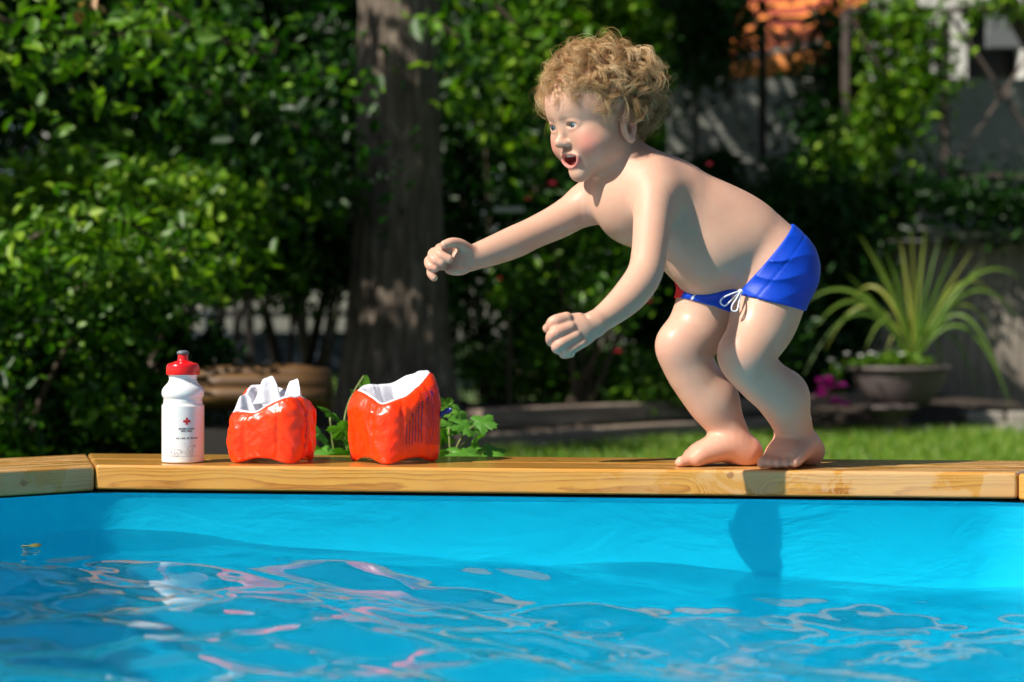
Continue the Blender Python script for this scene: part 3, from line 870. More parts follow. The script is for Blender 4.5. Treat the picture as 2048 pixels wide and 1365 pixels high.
cap = MB().lathe(bp([(31, 178), (33.5, 178.5), (33.8, 180), (33.8, 188), (33.4, 196), (31.5, 200.5), (27, 202.6), (20, 203.6), (19, 205.5), (12, 206.5), (10.4, 208), (10.2, 221), (9.5, 222)]), n=64).build('cap', M_red, bot, True)
m = cap.modifiers.new('sub', 'SUBSURF'); m.levels = m.render_levels = 1
MB().lathe(bp([(9.6, 219), (12, 220.5), (12.4, 223), (11.4, 226), (7, 228), (1, 228.3)]), n=32).build('spout', M_grey, cap, True)
def wrap(par, name, mat, strokes, r, wdt, dep=.0003):
    """thin ink strokes laid on the bottle wall; strokes are in mm: list of polylines (arc position, height)"""
    mb = MB()
    for st_ in strokes:
        for (x0, z0), (x1, z1) in zip(st_[:-1], st_[1:]):
            n_ = max(1, int(abs(x1 - x0) / 2.0))
            for k in range(n_):
                a = (x0 + (x1 - x0) * k / n_, z0 + (z1 - z0) * k / n_); b = (x0 + (x1 - x0) * (k + 1) / n_, z0 + (z1 - z0) * (k + 1) / n_)
                L = math.hypot(b[0] - a[0], b[1] - a[1]) or .01
                nx_, nz_ = -(b[1] - a[1]) / L * wdt / 2, (b[0] - a[0]) / L * wdt / 2
                v = []
                for (p, s_) in ((a, 1), (b, 1), (b, -1), (a, -1)):
                    x, z = p[0] + nx_ * s_, p[1] + nz_ * s_
                    th = x / 1000 / r - math.pi / 2
                    v.append(((r + dep) * math.cos(th), (r + dep) * math.sin(th), z / 1000))
                mb.add(v, [(3, 2, 1, 0)])
    return mb.build(name, mat, par)
RB = 42.8 * px
LET = {'A': [[(0, 0), (.5, 1), (1, 0)], [(.2, .4), (.8, .4)]], 'C': [[(1, .85), (.6, 1), (.1, .8), (0, .5), (.1, .2), (.6, 0), (1, .15)]], 'E': [[(1, 0), (0, 0), (0, 1), (1, 1)], [(0, .5), (.8, .5)]],
       'H': [[(0, 0), (0, 1)], [(1, 0), (1, 1)], [(0, .5), (1, .5)]], 'I': [[(.5, 0), (.5, 1)]], 'L': [[(0, 1), (0, 0), (1, 0)]], 'N': [[(0, 0), (0, 1), (1, 0), (1, 1)]], 'O': [[(0, .2), (0, .8), (.3, 1), (.7, 1), (1, .8), (1, .2), (.7, 0), (.3, 0), (0, .2)]],
       'R': [[(0, 0), (0, 1), (.8, 1), (1, .8), (.8, .5), (0, .5)], [(.5, .5), (1, 0)]], 'S': [[(1, .85), (.6, 1), (.1, .8), (.2, .55), (.8, .45), (.9, .2), (.4, 0), (0, .15)]], 'T': [[(.5, 0), (.5, 1)], [(0, 1), (1, 1)]],
       'U': [[(0, 1), (0, .2), (.3, 0), (.7, 0), (1, .2), (1, 1)]], 'Z': [[(0, 1), (1, 1), (0, 0), (1, 0)]], 'K': [[(0, 0), (0, 1)], [(1, 1), (0, .45), (1, 0)]], 'D': [[(0, 0), (0, 1), (.6, 1), (1, .7), (1, .3), (.6, 0), (0, 0)]],
       'G': [[(1, .85), (.6, 1), (.1, .8), (0, .5), (.1, .2), (.6, 0), (1, .2), (1, .5), (.6, .5)]], 'M': [[(0, 0), (0, 1), (.5, .4), (1, 1), (1, 0)]], 'V': [[(0, 1), (.5, 0), (1, 1)]], 'B': [[(0, 0), (0, 1), (.7, 1), (.9, .75), (.7, .5), (0, .5)], [(.7, .5), (1, .25), (.7, 0), (0, 0)]],
       'P': [[(0, 0), (0, 1), (.8, 1), (1, .75), (.8, .5), (0, .5)]], 'W': [[(0, 1), (.25, 0), (.5, .7), (.75, 0), (1, 1)]], 'F': [[(0, 0), (0, 1), (1, 1)], [(0, .5), (.7, .5)]], 'J': [[(1, 1), (1, .2), (.6, 0), (.1, .2)]],
       '2': [[(0, .8), (.4, 1), (.9, .8), (.8, .5), (0, 0), (1, 0)]], '0': [[(0, .2), (0, .8), (.3, 1), (.7, 1), (1, .8), (1, .2), (.7, 0), (.3, 0), (0, .2)]], '-': [[(.1, .5), (.9, .5)]]}
def text(t, x, z, hgt, wid, gap=.25, slant=0):
    out = []
    for ch in t:
        if ch != ' ' and ch in LET:
            for st_ in LET[ch]: out.append([(x + a * wid + b * slant * hgt, z + b * hgt) for a, b in st_])
        x += wid * (1 + gap)
    return out
# red cross, two lines of capitals, one slanted line, line drawing of an engine and a runner
cx_ = 14.0
wrap(bot, 'red_cross', M_inkred, [[(cx_ - 6.6, 76.2), (cx_ + 6.6, 76.2)]], RB, 4.2, .0004)
wrap(bot, 'red_cross', M_inkred, [[(cx_, 82.6), (cx_, 69.8)]], RB, 4.2, .0006)
st_ = text('OESTERREICHISCHES', cx_ - 13.8, 61.4, 2.6, 1.36, .22) + text('ROTES KREUZ', cx_ - 9.8, 57.2, 2.6, 1.45, .22)
wrap(bot, 'printed_words', M_ink, st_, RB, .62)
wrap(bot, 'printed_words', M_ink, text('AUS LIEBE ZUM MENSCHEN', cx_ - 19.5, 44.6, 2.3, 1.4, .32, .3), RB, .48)
dr = []
def circ(x, z, r, n=14): return [(x + r * math.cos(2 * math.pi * k / n), z + r * math.sin(2 * math.pi * k / n)) for k in range(n + 1)]
dr += [[(-36, 13.5), (38, 13.2)], circ(-28, 16.5, 3.6), circ(-28, 16.5, 1.6), circ(-4, 16.5, 4.2), circ(-4, 16.5, 2), [(-24, 14), (-20, 14.5), (-10, 14.2)], [(-30, 20), (-31, 26), (-26, 27), (-23, 22)], [(-22, 17), (-22, 26), (-17, 27), (-9, 26), (-8, 17), (-22, 17)],
       [(-19, 27), (-18.5, 35), (-14, 37.5), (-11, 34), (-10, 27)], [(-17, 31), (-13, 32), (-11, 29)], [(-8, 25), (-1, 25.5), (3, 23), (4, 17)], [(-2, 25), (4, 24), (5, 20), (2, 18)], [(-27, 27), (-28, 33)], circ(20, 27, 5.0), [(16, 24), (11, 21), (14, 18), (18, 20)], [(24, 24), (25, 19), (22, 15), (26, 14)], [(23, 30), (28, 34), (29, 29)], [(10, 20), (5, 22)], circ(29, 31, 2), [(15, 14), (19, 17), (20, 22)]]
wrap(bot, 'line_drawing', M_ink, dr, RB, .34)
wrap(bot, 'line_drawing', M_inkred, [[(-15.5, 20.5), (-12.5, 20.5)], [(-14, 22), (-14, 19)]], RB, 1.1)
# drops of water on the bottle
def droplets(pts, mat, name, par, r0=.0006, r1=.0014):
    mb = MB()
    for p, n_ in pts:
        r = rnd.uniform(r0, r1); q = Vector(n_).to_track_quat('Z', 'Y').to_matrix(); v = []; k = 7
        rings = [(1, 0), (.9, .32), (.6, .55), (.25, .66)]
        for a, b in rings:
            for j in range(k):
                t = 2 * math.pi * j / k; v.append(Vector(p) + q @ Vector((a * r * math.cos(t), a * r * math.sin(t), b * r)))
        f = [(i * k + j, i * k + (j + 1) % k, (i + 1) * k + (j + 1) % k, (i + 1) * k + j) for i in range(3) for j in range(k)] + [tuple(3 * k + j for j in range(k))]
        mb.add(v, f)
    o = mb.build(name, mat, par, True); o['kind'] = 'stuff'; return o
M_drop = NT('water_drop'); M_drop.P(Base_Color=(1, 1, 1), Roughness=.02, IOR=1.33, Transmission_Weight=1., ); M_drop = M_drop.m
droplets(DROPS, M_drop, 'water_drops', body, .0005, .0012)
pts = []
for k in range(80):
    t = rng.uniform(-math.pi, 0); z = rng.uniform(.004, .112)
    pts.append((((RB) * math.cos(t), (RB) * math.sin(t), z), (math.cos(t), math.sin(t), 0)))
droplets(pts, M_drop, 'water_drops', bot, .0004, .0008)

# ---------------------------------------------------------------- armbands
def superband(nu, nv, outline, zlo, zhi, puff, wob):
    """inflatable ring: closed tube swept round a flattened loop. outline(u) -> (x, y, inward normal), returns outer verts"""
M_arm = NT('armband_orange')
_n = M_arm.noise(M_arm.coord(), 28, 4, .6)
M_arm.P(Base_Color=M_arm.mix(_n, (.97, .065, .002), (.93, .022, .001)), Roughness=.3, Specular_IOR_Level=.45, Subsurface_Weight=.3, Subsurface_Scale=.03, Coat_Weight=.12, Coat_Roughness=.1)
M_arm.p.inputs['Subsurface Radius'].default_value = (1, .25, .1)
M_arm.bump(M_arm.math('ADD', M_arm.noise(M_arm.coord(), 30, 3, .55, .2), M_arm.math('MULTIPLY', M_arm.noise(M_arm.coord(), 120, 3), .25)), .55, .006); M_arm = M_arm.m
M_inner = NT('armband_white'); M_inner.P(Base_Color=M_inner.mix(M_inner.noise(M_inner.coord(), 35, 4), (.62, .62, .68), (.80, .79, .84)), Roughness=.3); M_inner.bump(M_inner.noise(M_inner.coord(), 26, 4, .6, 1), .5, .006); M_inner = M_inner.m
M_navy = plain('armband_print', (.05, .008, .10), .4); M_valve = plain('valve_blue', (.004, .035, .30), .25)

def armband(loc, rz, W, Dp, Hh, tops, seed, open_tilt, bot_lift):
    """W x Dp footprint, height Hh. A squarish cushion ring with four faces, welded corner seams and a sagging mouth."""
    rr_ = np.random.default_rng(seed)
    root = empty('swimming_armband', loc, rz)
    nu, nv = 160, 44
    U = np.linspace(0, 2 * math.pi, nu, endpoint=False); Vv = np.linspace(0, 1, nv)
    ph = rr_.uniform(0, 6, 8)
    out = np.zeros((nv, nu, 3)); inn = np.zeros((nv, nu, 3))
    for j, t in enumerate(Vv):
        # squircle footprint; corners pinched where the chambers are welded
        c, s_ = np.cos(U), np.sin(U)
        e = 5.0
        rad = (np.abs(c) ** e + np.abs(s_) ** e) ** (-1 / e)
        x, y = rad * c * W / 2, rad * s_ * Dp / 2
        corner = np.abs(np.sin(2 * U)) ** 10
        bulge = math.sin(math.pi * min(max(t, 0), 1)) ** .27
        sc_ = .84 + .16 * bulge - .035 * corner * bulge
        # welded strips running up the faces
        strip = np.exp(-((np.mod(U * 180 / math.pi + 90, 90) - 24) / 2.2) ** 2) + np.exp(-((np.mod(U * 180 / math.pi + 90, 90) - 66) / 2.2) ** 2)
        sc_ = sc_ - .030 * strip * bulge * 1.5
        wob = .018 * np.sin(3 * U + ph[0] + 5 * t) + .012 * np.sin(7 * U + ph[1] - 6 * t) + .010 * np.sin(11 * U + ph[2] + 13 * t) + .006 * np.sin(23 * U + ph[3] + 9 * t + 3 * np.sin(11 * t + 4 * U)) + .005 * np.sin(31 * t + 9 * U + ph[4] + 2 * np.sin(13 * U))
        top = Hh * (1 + tops[0] * np.cos(U - tops[1]) + tops[2] * np.cos(2 * U - tops[3]) + .014 * np.sin(5 * U + ph[4]) + .007 * np.sin(9 * U + ph[5]))
        low = bot_lift * (1 - np.abs(np.sin(2 * U)) ** 3) * .010 + .0
        z = low + (top - low) * t
        f_ = (1 - .10 * max(0, t - .82) / .18) if open_tilt else 1
        out[j] = np.stack([x * (sc_ + wob) * f_, y * (sc_ + wob) * f_, z], -1)
    th = .24
    v = out.reshape(-1, 3)
    idx_ = np.arange(nv * nu).reshape(nv, nu)
    Fq = np.stack([idx_[:-1], np.roll(idx_, -1, 1)[:-1], np.roll(idx_, -1, 1)[1:], idx_[1:]], -1).reshape(-1, 4)
    # inner wall: white, from the rim down with a rolled lip
    prof = [(0, 0, 0), (.05, .012, .0), (.12, .010, .05), (.20, -.004, .16), (.25, -.03, .35), (.28, -.07, .6), (.30, -.10, .8)]
    rows = [out[-1]]
    iv = []
    for k, (inw, dz, dn) in enumerate(prof):
        p = out[-1].copy(); cfold = .05 * np.sin(6 * U + ph[6] + 2 * k) + .04 * np.sin(10 * U + ph[7])
        p[:, 0] *= 1 - inw - cfold * inw * 2; p[:, 1] *= 1 - inw - cfold * inw * 2
        p[:, 2] = p[:, 2] * (1 - dn * .75) + dz * .25
        iv.append(p)
    iv = np.array(iv); ni = len(iv)
    # outer mesh with bottom closed inwards
    bot_ = out[0].copy(); bot_[:, :2] *= .72; bot_[:, 2] += .012
    v = np.vstack([bot_, v]); Fq = Fq + nu
    k_ = np.arange(nu); Fb = np.stack([k_, np.roll(k_, -1), np.roll(k_, -1) + nu, k_ + nu], -1)
    o = meshobj('outer_skin', v, np.vstack([Fq, Fb]), M_arm, root, True)
    o2 = meshobj('inner_lining', iv.reshape(-1, 3) * np.array((.998, .998, 1)), (lambda ii: np.stack([ii[:-1], np.roll(ii, -1, 1)[:-1], np.roll(ii, -1, 1)[1:], ii[1:]], -1).reshape(-1, 4))(np.arange(ni * nu).reshape(ni, nu))[:, ::-1], M_inner, root, True)
    return root, out

def print_on(root, out, u0, u1, lines, name, dens=.72):
    """rows of small navy print that follow the skin; u in degrees, each line (t0, t1, size)"""
    nv, nu, _ = out.shape; mb = MB()
    def at(u, t):
        fu = (u % 360) / 360 * nu; ft = min(max(t, 0), .999) * (nv - 1)
        i, j = int(fu), int(ft); a, b = fu - i, ft - j
        p = (out[j, i % nu] * (1 - a) + out[j, (i + 1) % nu] * a) * (1 - b) + (out[j + 1, i % nu] * (1 - a) + out[j + 1, (i + 1) % nu] * a) * b
        return p
    def nrm(u, t):
        a = at(u + 1.5, t) - at(u - 1.5, t); b = at(u, min(t + .02, .99)) - at(u, t - .02); n_ = np.cross(a, b); return n_ / np.linalg.norm(n_)
    for k, (u, t0, t1, w_) in enumerate(lines):
        t = t0
        while t < t1:
            L = rnd.uniform(.010, .028)
            if rnd.random() < dens + .15:
                q = []
                for (du, tt) in ((-w_, t), (w_, t), (w_, t + L * .78), (-w_, t + L * .78)):
                    q.append(at(u + du * rnd.uniform(.8, 1.1), tt) + nrm(u, tt) * .0007)
                mb.add(q, [(0, 1, 2, 3)])
            t += L
    return mb.build(name, M_navy, root)

def valve(root, p, n_):
    q = Vector(n_).to_track_quat('Z', 'Y').to_matrix()
    mb = MB()
    mb.lathe([(.0075, -.002), (.0075, .001), (.0048, .0015), (.0040, .010), (.0052, .0105), (.0056, .013), (.0056, .017), (.0042, .019), (.0042, .022), (.0008, .023)], n=16)
    mb.v = [tuple(q @ Vector(v) + Vector(p)) for v in mb.v]
    return mb.build('air_valve', M_valve, root)

# small end-on band: mouth high at the back
a1, o1 = armband(tuple(P(545, 927, 3.135) * (1, 1, 0) + np.array((0, 0, .002))), R(-14), .147, .116, .115, (.13, 1.45, -.11, 1.6), 3, True, 1)
tag(a1, 'upright orange armband beside the bottle, its white mouth folded into peaks', 'armband', 'orange inflatable armbands on the rim')
print_on(a1, o1, 0, 0, [(338 + k * 4.2, .18 + .03 * (k % 2), .78, .9) for k in range(3)], 'printed_marks', .6)
print_on(a1, o1, 0, 0, [(186 + k * 3.4, .22, .74, .5) for k in range(7)], 'printed_marks', .8)
# folded collar flaps of the white mouth
fl = MB()
def flap(c, w_, h_, lean, rz):
    n = 9; v = []
    for i in range(n):
        a = -1 + 2 * i / (n - 1); prof_ = (1 - abs(a) ** 2.6) ** .8 * h_ * (1 + .07 * math.sin(9 * a)) 
        for (zz, off_) in ((0, 0), (.55, .35), (1, 1)):
            x, y = a * w_ * (1 - .25 * zz), lean * off_ + .004 * math.sin(5 * a + zz)
            v.append((c[0] + x * math.cos(rz) - y * math.sin(rz), c[1] + x * math.sin(rz) + y * math.cos(rz), c[2] + zz * prof_))
    f = [(i * 3 + k, (i + 1) * 3 + k, (i + 1) * 3 + k + 1, i * 3 + k + 1) for i in range(n - 1) for k in range(2)]
    fl.add(v, f)
flap((-.012, .006, .104), .032, .052, .014, R(8)); flap((.032, .010, .104), .027, .047, .012, R(-14)); flap((-.044, -.022, .090), .024, .034, .006, R(28))
o = fl.build('folded_flaps', M_inner, a1, True); m = o.modifiers.new('t', 'SOLIDIFY'); m.thickness = .0016; m.offset = 0
m = o.modifiers.new('s', 'SUBSURF'); m.levels = m.render_levels = 2

a2, o2 = armband(tuple(P(788, 926, 3.145) * (1, 1, 0) + np.array((0, 0, .002))), R(38), .140, .148, .136, (.16, .15, .07, -1.2), 8, True, 1)
tag(a2, 'wide orange armband with rows of dark print and a blue valve, leaves on both sides', 'armband', 'orange inflatable armbands on the rim')
print_on(a2, o2, 0, 0, [(252 + 5.2 * k, .26 - .02 * (k % 3), .56 + .06 * min(k, 4), .85 if k < 6 else .55) for k in range(6)] + [(286 + 2.6 * k, .2, .90, .42) for k in range(15)], 'printed_words', .85)
print_on(a2, o2, 0, 0, [(262 + 9 * k, .66 + .03 * k, .74 + .03 * k, 1.6) for k in range(5)], 'printed_words', .5)
_p = P(881, 829, 3.135) - np.array(a2.location); _p[:2] = rot2(_p[:2], -R(38)); _d = rot2(np.array((1, -.1)), -R(38))
valve(a2, _p, (_d[0], _d[1], .45))
for a_, o_ in ((a1, o1), (a2, o2)):
    pts = []
    for k in range(150):
        j = rng.integers(3, 40); i = rng.integers(0, 160); p = o_[j, i]
        n_ = np.cross(o_[j, (i + 1) % 160] - o_[j, i - 1], o_[j + 1, i] - o_[j - 1, i]); n_ /= np.linalg.norm(n_)
        pts.append((p, n_))
    droplets(pts, M_drop, 'water_drops', a_, .0005, .0010)
# floating leaf
M_fl = NT('floating_leaf'); M_fl.P(Base_Color=M_fl.mix(M_fl.noise(M_fl.coord(), 60, 3), (.30, .28, .07), (.05, .09, .02)), Roughness=.4); M_fl = M_fl.m
lx, ly = P(60, 1105, 1)[0] * 2.86, 2.86
v = [(0, 0, 0)]; n = 18
for k in range(n):
    a = 2 * math.pi * k / n; r = .0155 * (1 + .25 * math.sin(3 * a + 1)); v.append((r * math.cos(a), .75 * r * math.sin(a), .0022 * math.sin(2 * a) + .002))
o = meshobj('fallen_leaf', v, [(0, 1 + k, 1 + (k + 1) % n) for k in range(n)], M_fl, None, True, (lx, ly, float(water_h(np.array(lx), np.array(ly))) + .001), (0, 0, .3))
m = o.modifiers.new('t', 'SOLIDIFY'); m.thickness = .0007
tag(o, 'small yellow green fallen leaf floating on the water at the far left', 'leaf')
# ================================================================ garden
GZ = -.36                                            # lawn level
def leaf_material(name, a, b, c=None, trans=.35, rough=.45):
    g = NT(name)
    col_ = g.ramp(g.attr('Col'), [(0, a), (.6, b), (1, c or b)])
    g.P(Base_Color=col_, Roughness=rough, Specular_IOR_Level=.4)
    t = g.n('ShaderNodeBsdfTranslucent'); g.l(g.mix(1., col_, (1.0, 1.25, .35), 'MULTIPLY'), t.inputs[0])
    m = g.n('ShaderNodeMixShader'); m.inputs[0].default_value = trans
    g.l(g.p.outputs[0], m.inputs[1]); g.l(t.outputs[0], m.inputs[2]); g.l(m.outputs[0], g.out.inputs[0])
    return g.m
ML_dark = leaf_material('leaf_dark_green', (.005, .026, .003), (.011, .056, .005), (.032, .11, .010))  # darkened green, part of the garden's shade is put into this leaf colour
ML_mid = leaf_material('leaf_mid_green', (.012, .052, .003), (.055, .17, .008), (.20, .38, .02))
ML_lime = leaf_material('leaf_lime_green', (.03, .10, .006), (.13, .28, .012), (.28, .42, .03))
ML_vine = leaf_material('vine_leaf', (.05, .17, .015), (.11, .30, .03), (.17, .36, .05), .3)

def leaf_mesh(name, cen, size, mat, parent=None, updir=.35, asp=.55, cols=None, seed=0):
    r = np.random.default_rng(seed + len(cen))
    n = len(cen)
    nrm = r.normal(size=(n, 3)); nrm[:, 2] = np.abs(nrm[:, 2]) + updir; nrm /= np.linalg.norm(nrm, axis=1)[:, None]
    t = r.normal(size=(n, 3)); t[:, 2] -= .35; t -= nrm * (t * nrm).sum(1)[:, None]; t /= np.linalg.norm(t, axis=1)[:, None]
    b = np.cross(nrm, t)
    s = size * r.uniform(.55, 1.25, (n, 1))
    fold = .16
    B_, T_, N_ = b * s * asp * .5, t * s, nrm * s
    v = np.stack([cen - T_ * .5, cen + B_ * .85 + N_ * .10 - T_ * .22, cen + B_ * .80 + N_ * .07 + T_ * .16, cen + T_ * .55 - N_ * .14, cen - B_ * .80 + N_ * .07 + T_ * .16, cen - B_ * .85 + N_ * .10 - T_ * .22], 1).reshape(-1, 3)
    k6 = np.arange(n)[:, None] * 6
    o = meshobj(name, v, np.vstack([k6 + np.array((0, 3, 2, 1)), k6 + np.array((0, 5, 4, 3))]), mat, parent, False)
    c = r.uniform(0, 1, n) ** 1.4 if cols is None else cols
    setcol(o, np.repeat(np.repeat(c, 6)[:, None], 3, 1))
    return o

def blob_points(n, c, rad, clumps=40, spread=.16, shell=.55, seed=0, zmin=None):
    r = np.random.default_rng(seed)
    d = r.normal(size=(clumps, 3)); d /= np.linalg.norm(d, axis=1)[:, None]
    cc = d * (shell + (1 - shell) * r.uniform(0, 1, (clumps, 1)) ** .5)
    k = r.integers(0, clumps, n); sz = r.uniform(.5, 1.5, clumps)
    p = cc[k] + r.normal(size=(n, 3)) * spread * sz[k][:, None]
    p = p * np.array(rad) + np.array(c)
    if zmin is not None: p[:, 2] = np.maximum(p[:, 2], zmin + r.uniform(0, .05, n))
    return p
M_bark = NT('bark')
_v = M_bark.coord(scale=(9, 9, 1.6))
_n = M_bark.noise(_v, 2.4, 6, .65, .8)
M_bark.P(Base_Color=M_bark.ramp(_n, [(.3, (.05, .038, .028)), (.5, (.15, .115, .085)), (.68, (.32, .255, .20))]), Roughness=.9)
M_bark.bump(_n, 1., .05); M_bark = M_bark.m
M_twig = plain('twig', (.06, .04, .025), .8)

def trunk_mesh(x, y, z0, r0, h, name, mat, parent, seed=0, lean=(0, 0), flare=1.6, n=150, rows=70):
    r = np.random.default_rng(seed); ph = r.uniform(0, 6, 6); V_ = []
    for i in range(rows):
        t = i / (rows - 1); z = z0 + h * t
        fl = 1 + (flare - 1) * math.exp(-h * t / .42); tp = 1 - .32 * t
        for k in range(n):
            a = 2 * math.pi * k / n
            lob = 1 + .05 * math.sin(3 * a + ph[0] + t) + .10 * (fl - 1) * math.sin(5 * a + ph[1]) + .020 * math.sin(17 * a + ph[2] + 3 * math.sin(9 * t + ph[3])) + .026 * abs(math.sin(13 * a + 2.5 * math.sin(7 * t + ph[4]) + 1.2 * math.sin(23 * t + 3 * a))) + .012 * math.sin(41 * a + 19 * t + 2 * math.sin(31 * t))
            V_.append((x + lean[0] * t * h + r0 * fl * tp * lob * math.cos(a), y + lean[1] * t * h + r0 * fl * tp * lob * math.sin(a), z))
    f_ = [(i * n + k, i * n + (k + 1) % n, (i + 1) * n + (k + 1) % n, (i + 1) * n + k) for i in range(rows - 1) for k in range(n)]
    return meshobj(name, V_, f_, mat, parent, True)

def tree(label, x, y, r0, h, crown_c, crown_r, nleaf, size, mat, seed, clumps=60, spread=.14, group=None, flare=1.6, shell=.5):
    t = empty('tree', (x, y, GZ)); tag(t, label, 'tree', group)
    tm = trunk_mesh(0, 0, 0, r0, h, 'trunk', M_bark, t, seed, flare=flare)
    lm = MB(); r = np.random.default_rng(seed)
    for k in range(9):
        d = r.normal(size=3); d[2] = abs(d[2]) * .6 + .2; d /= np.linalg.norm(d)
        e = (np.array(crown_c) - np.array((x, y, GZ))) + d * np.array(crown_r) * .8
        s0 = np.array((0, 0, h * r.uniform(.62, .97)))
        q = spline([s0, (s0 + e) / 2 + r.normal(size=3) * .15, e], 5)
        lm.tube(q, list(np.linspace(r0 * .35, .02, len(q))), 8)
    lm.build('limbs', M_bark, t, True)
    p = blob_points(nleaf, np.array(crown_c) - np.array((x, y, GZ)), crown_r, clumps, spread, shell, seed)
    leaf_mesh('crown', p, size, mat, t, seed=seed)
    return t

def shrub(label, px, d, top, w, depth, nleaf, size, mat, seed, name='shrub', clumps=34, spread=.125, stems=6, base=GZ, group='shrubs round the garden', shell=.55, bot=None):
    X_ = P(px, HY, d)[0]; zt = P(px, top, d)[2]; zb = base if bot is None else P(px, bot, d)[2]
    t = empty(name, (X_, d, base)); tag(t, label, 'shrub', group)
    H_ = (zt - zb); c = (0, 0, zb - base + H_ * .52)
    p = blob_points(nleaf, c, (w / 2, depth / 2, H_ * .52), clumps, spread, shell, seed, zmin=0.02)
    leaf_mesh('foliage', p, size, mat, t, seed=seed)
    mb = MB(); r = np.random.default_rng(seed)
    for k in range(stems):
        a = r.uniform(0, 6.28); e = np.array((math.cos(a) * w * .3, math.sin(a) * depth * .3, (zb - base) + H_ * r.uniform(.5, .85)))
        q = spline([(r.normal() * .05, r.normal() * .05, 0), e * .5 + r.normal(size=3) * .05, e], 4)
        mb.tube(q, list(np.linspace(.022, .006, len(q))), 6)
    mb.build('stems', M_twig, t, True)
    return t

# ---- lawn
g = NT('lawn_soil'); _n = g.noise(g.coord(), 1.4, 6, .6)
g.P(Base_Color=g.ramp(_n, [(.35, (.030, .060, .010)), (.6, (.055, .10, .015)), (.75, (.09, .085, .035))]), Roughness=.95)
g.bump(g.noise(g.coord(), 60, 4), .6, .02); M_lawn = g.m
na = 192; V_ = []
edge = []
oc = oct_at(.19)
for k in range(8):
    for t in range(na // 8): edge.append(oc[k] + (oc[(k + 1) % 8] - oc[k]) * t * 8 / na)
edge = np.array(edge)
rads = [1, 1.06, 1.2, 1.5, 2, 2.6, 3.4, 4.4, 6, 8, 12, 18, 28, 45]
for rr_ in rads:
    q = PC + (edge - PC) * rr_; V_.append(np.stack([q[:, 0], q[:, 1], np.full(na, GZ)], -1))
V_ = np.vstack(V_); ii = np.arange(len(rads) * na).reshape(len(rads), na)
lawn = meshobj('lawn', V_, np.stack([ii[:-1], ii[1:], np.roll(ii, -1, 1)[1:], np.roll(ii, -1, 1)[:-1]], -1).reshape(-1, 4)[:, ::-1], M_lawn)
tag(lawn, kind='structure')
def blades(name, n, sampler, hmin, hmax, mat, wd=.004, seed=1):
    r = np.random.default_rng(seed); p = sampler(r, n); a = r.uniform(0, 6.28, n); h_ = r.uniform(hmin, hmax, n)
    dx, dy = np.cos(a) * wd, np.sin(a) * wd; lx_, ly_ = r.normal(0, .35, n) * h_, r.normal(0, .35, n) * h_
    v = np.stack([p + np.stack([-dx, -dy, 0 * a], -1), p + np.stack([dx, dy, 0 * a], -1), p + np.stack([lx_, ly_, h_], -1)], 1).reshape(-1, 3)
    o = meshobj(name, v, np.arange(3 * n).reshape(n, 3), mat)
    setcol(o, np.repeat(np.repeat(r.uniform(0, 1, n), 3)[:, None], 3, 1)); tag(o, None, None, None, 'stuff')
    return o
M_grass = leaf_material('grass_blade', (.06, .16, .010), (.15, .30, .02), (.34, .38, .07), .35)
gr = blades('grass', 120000, lambda r, n: (lambda d: np.stack([r.uniform(-.34, .34, n) * d, d, np.full(n, GZ)], -1))(r.uniform(5.6, 12.2, n)), .02, .075, M_grass)
tag(gr, 'short sunlit lawn grass between the pool rim and the planter', 'grass')
gr = blades('grass', 30000, lambda r, n: (lambda d: np.stack([r.uniform(-.30, -.06, n) * d, d, np.full(n, GZ)], -1))(r.uniform(14, 22, n)), .04, .12, M_grass, .008, 2)
tag(gr, 'strip of bright grass far behind the pool on the left', 'grass')

# ---- trees: the big trunk, far trees, and unseen crowns put in to shade the garden
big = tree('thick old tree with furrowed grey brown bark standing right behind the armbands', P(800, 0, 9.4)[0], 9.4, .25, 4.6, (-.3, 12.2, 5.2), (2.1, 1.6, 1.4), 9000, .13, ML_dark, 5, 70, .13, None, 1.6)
tl = tree('unseen leafy tree added past the left edge to shade the garden', -5.9, 7.6, .16, 3.6, (-5.7, 6.7, 3.9), (1.75, 2.0, 1.2), 12000, .13, ML_dark, 9, 60, .13)  # stands out of view, put in for the shade on the left shrubs
tl2 = tree('unseen slender tree added just outside the left edge to shade the thick trunk', -3.9, 9.3, .09, 3.2, (-2.95, 8.35, 3.75), (1.0, .8, .75), 3600, .12, ML_dark, 10, 30, .16)  # added out of view so its small crown darkens the thick trunk
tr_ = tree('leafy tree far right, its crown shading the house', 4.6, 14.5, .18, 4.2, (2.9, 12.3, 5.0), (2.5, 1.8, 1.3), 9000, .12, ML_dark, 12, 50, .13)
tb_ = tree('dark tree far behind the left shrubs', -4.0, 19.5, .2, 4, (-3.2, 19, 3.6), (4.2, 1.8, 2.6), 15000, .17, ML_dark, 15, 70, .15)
tb2 = tree('dark tree far behind the thick trunk', .2, 18.5, .2, 4, (.2, 18, 3.3), (3.0, 1.6, 2.7), 13000, .16, ML_dark, 17, 70, .15)

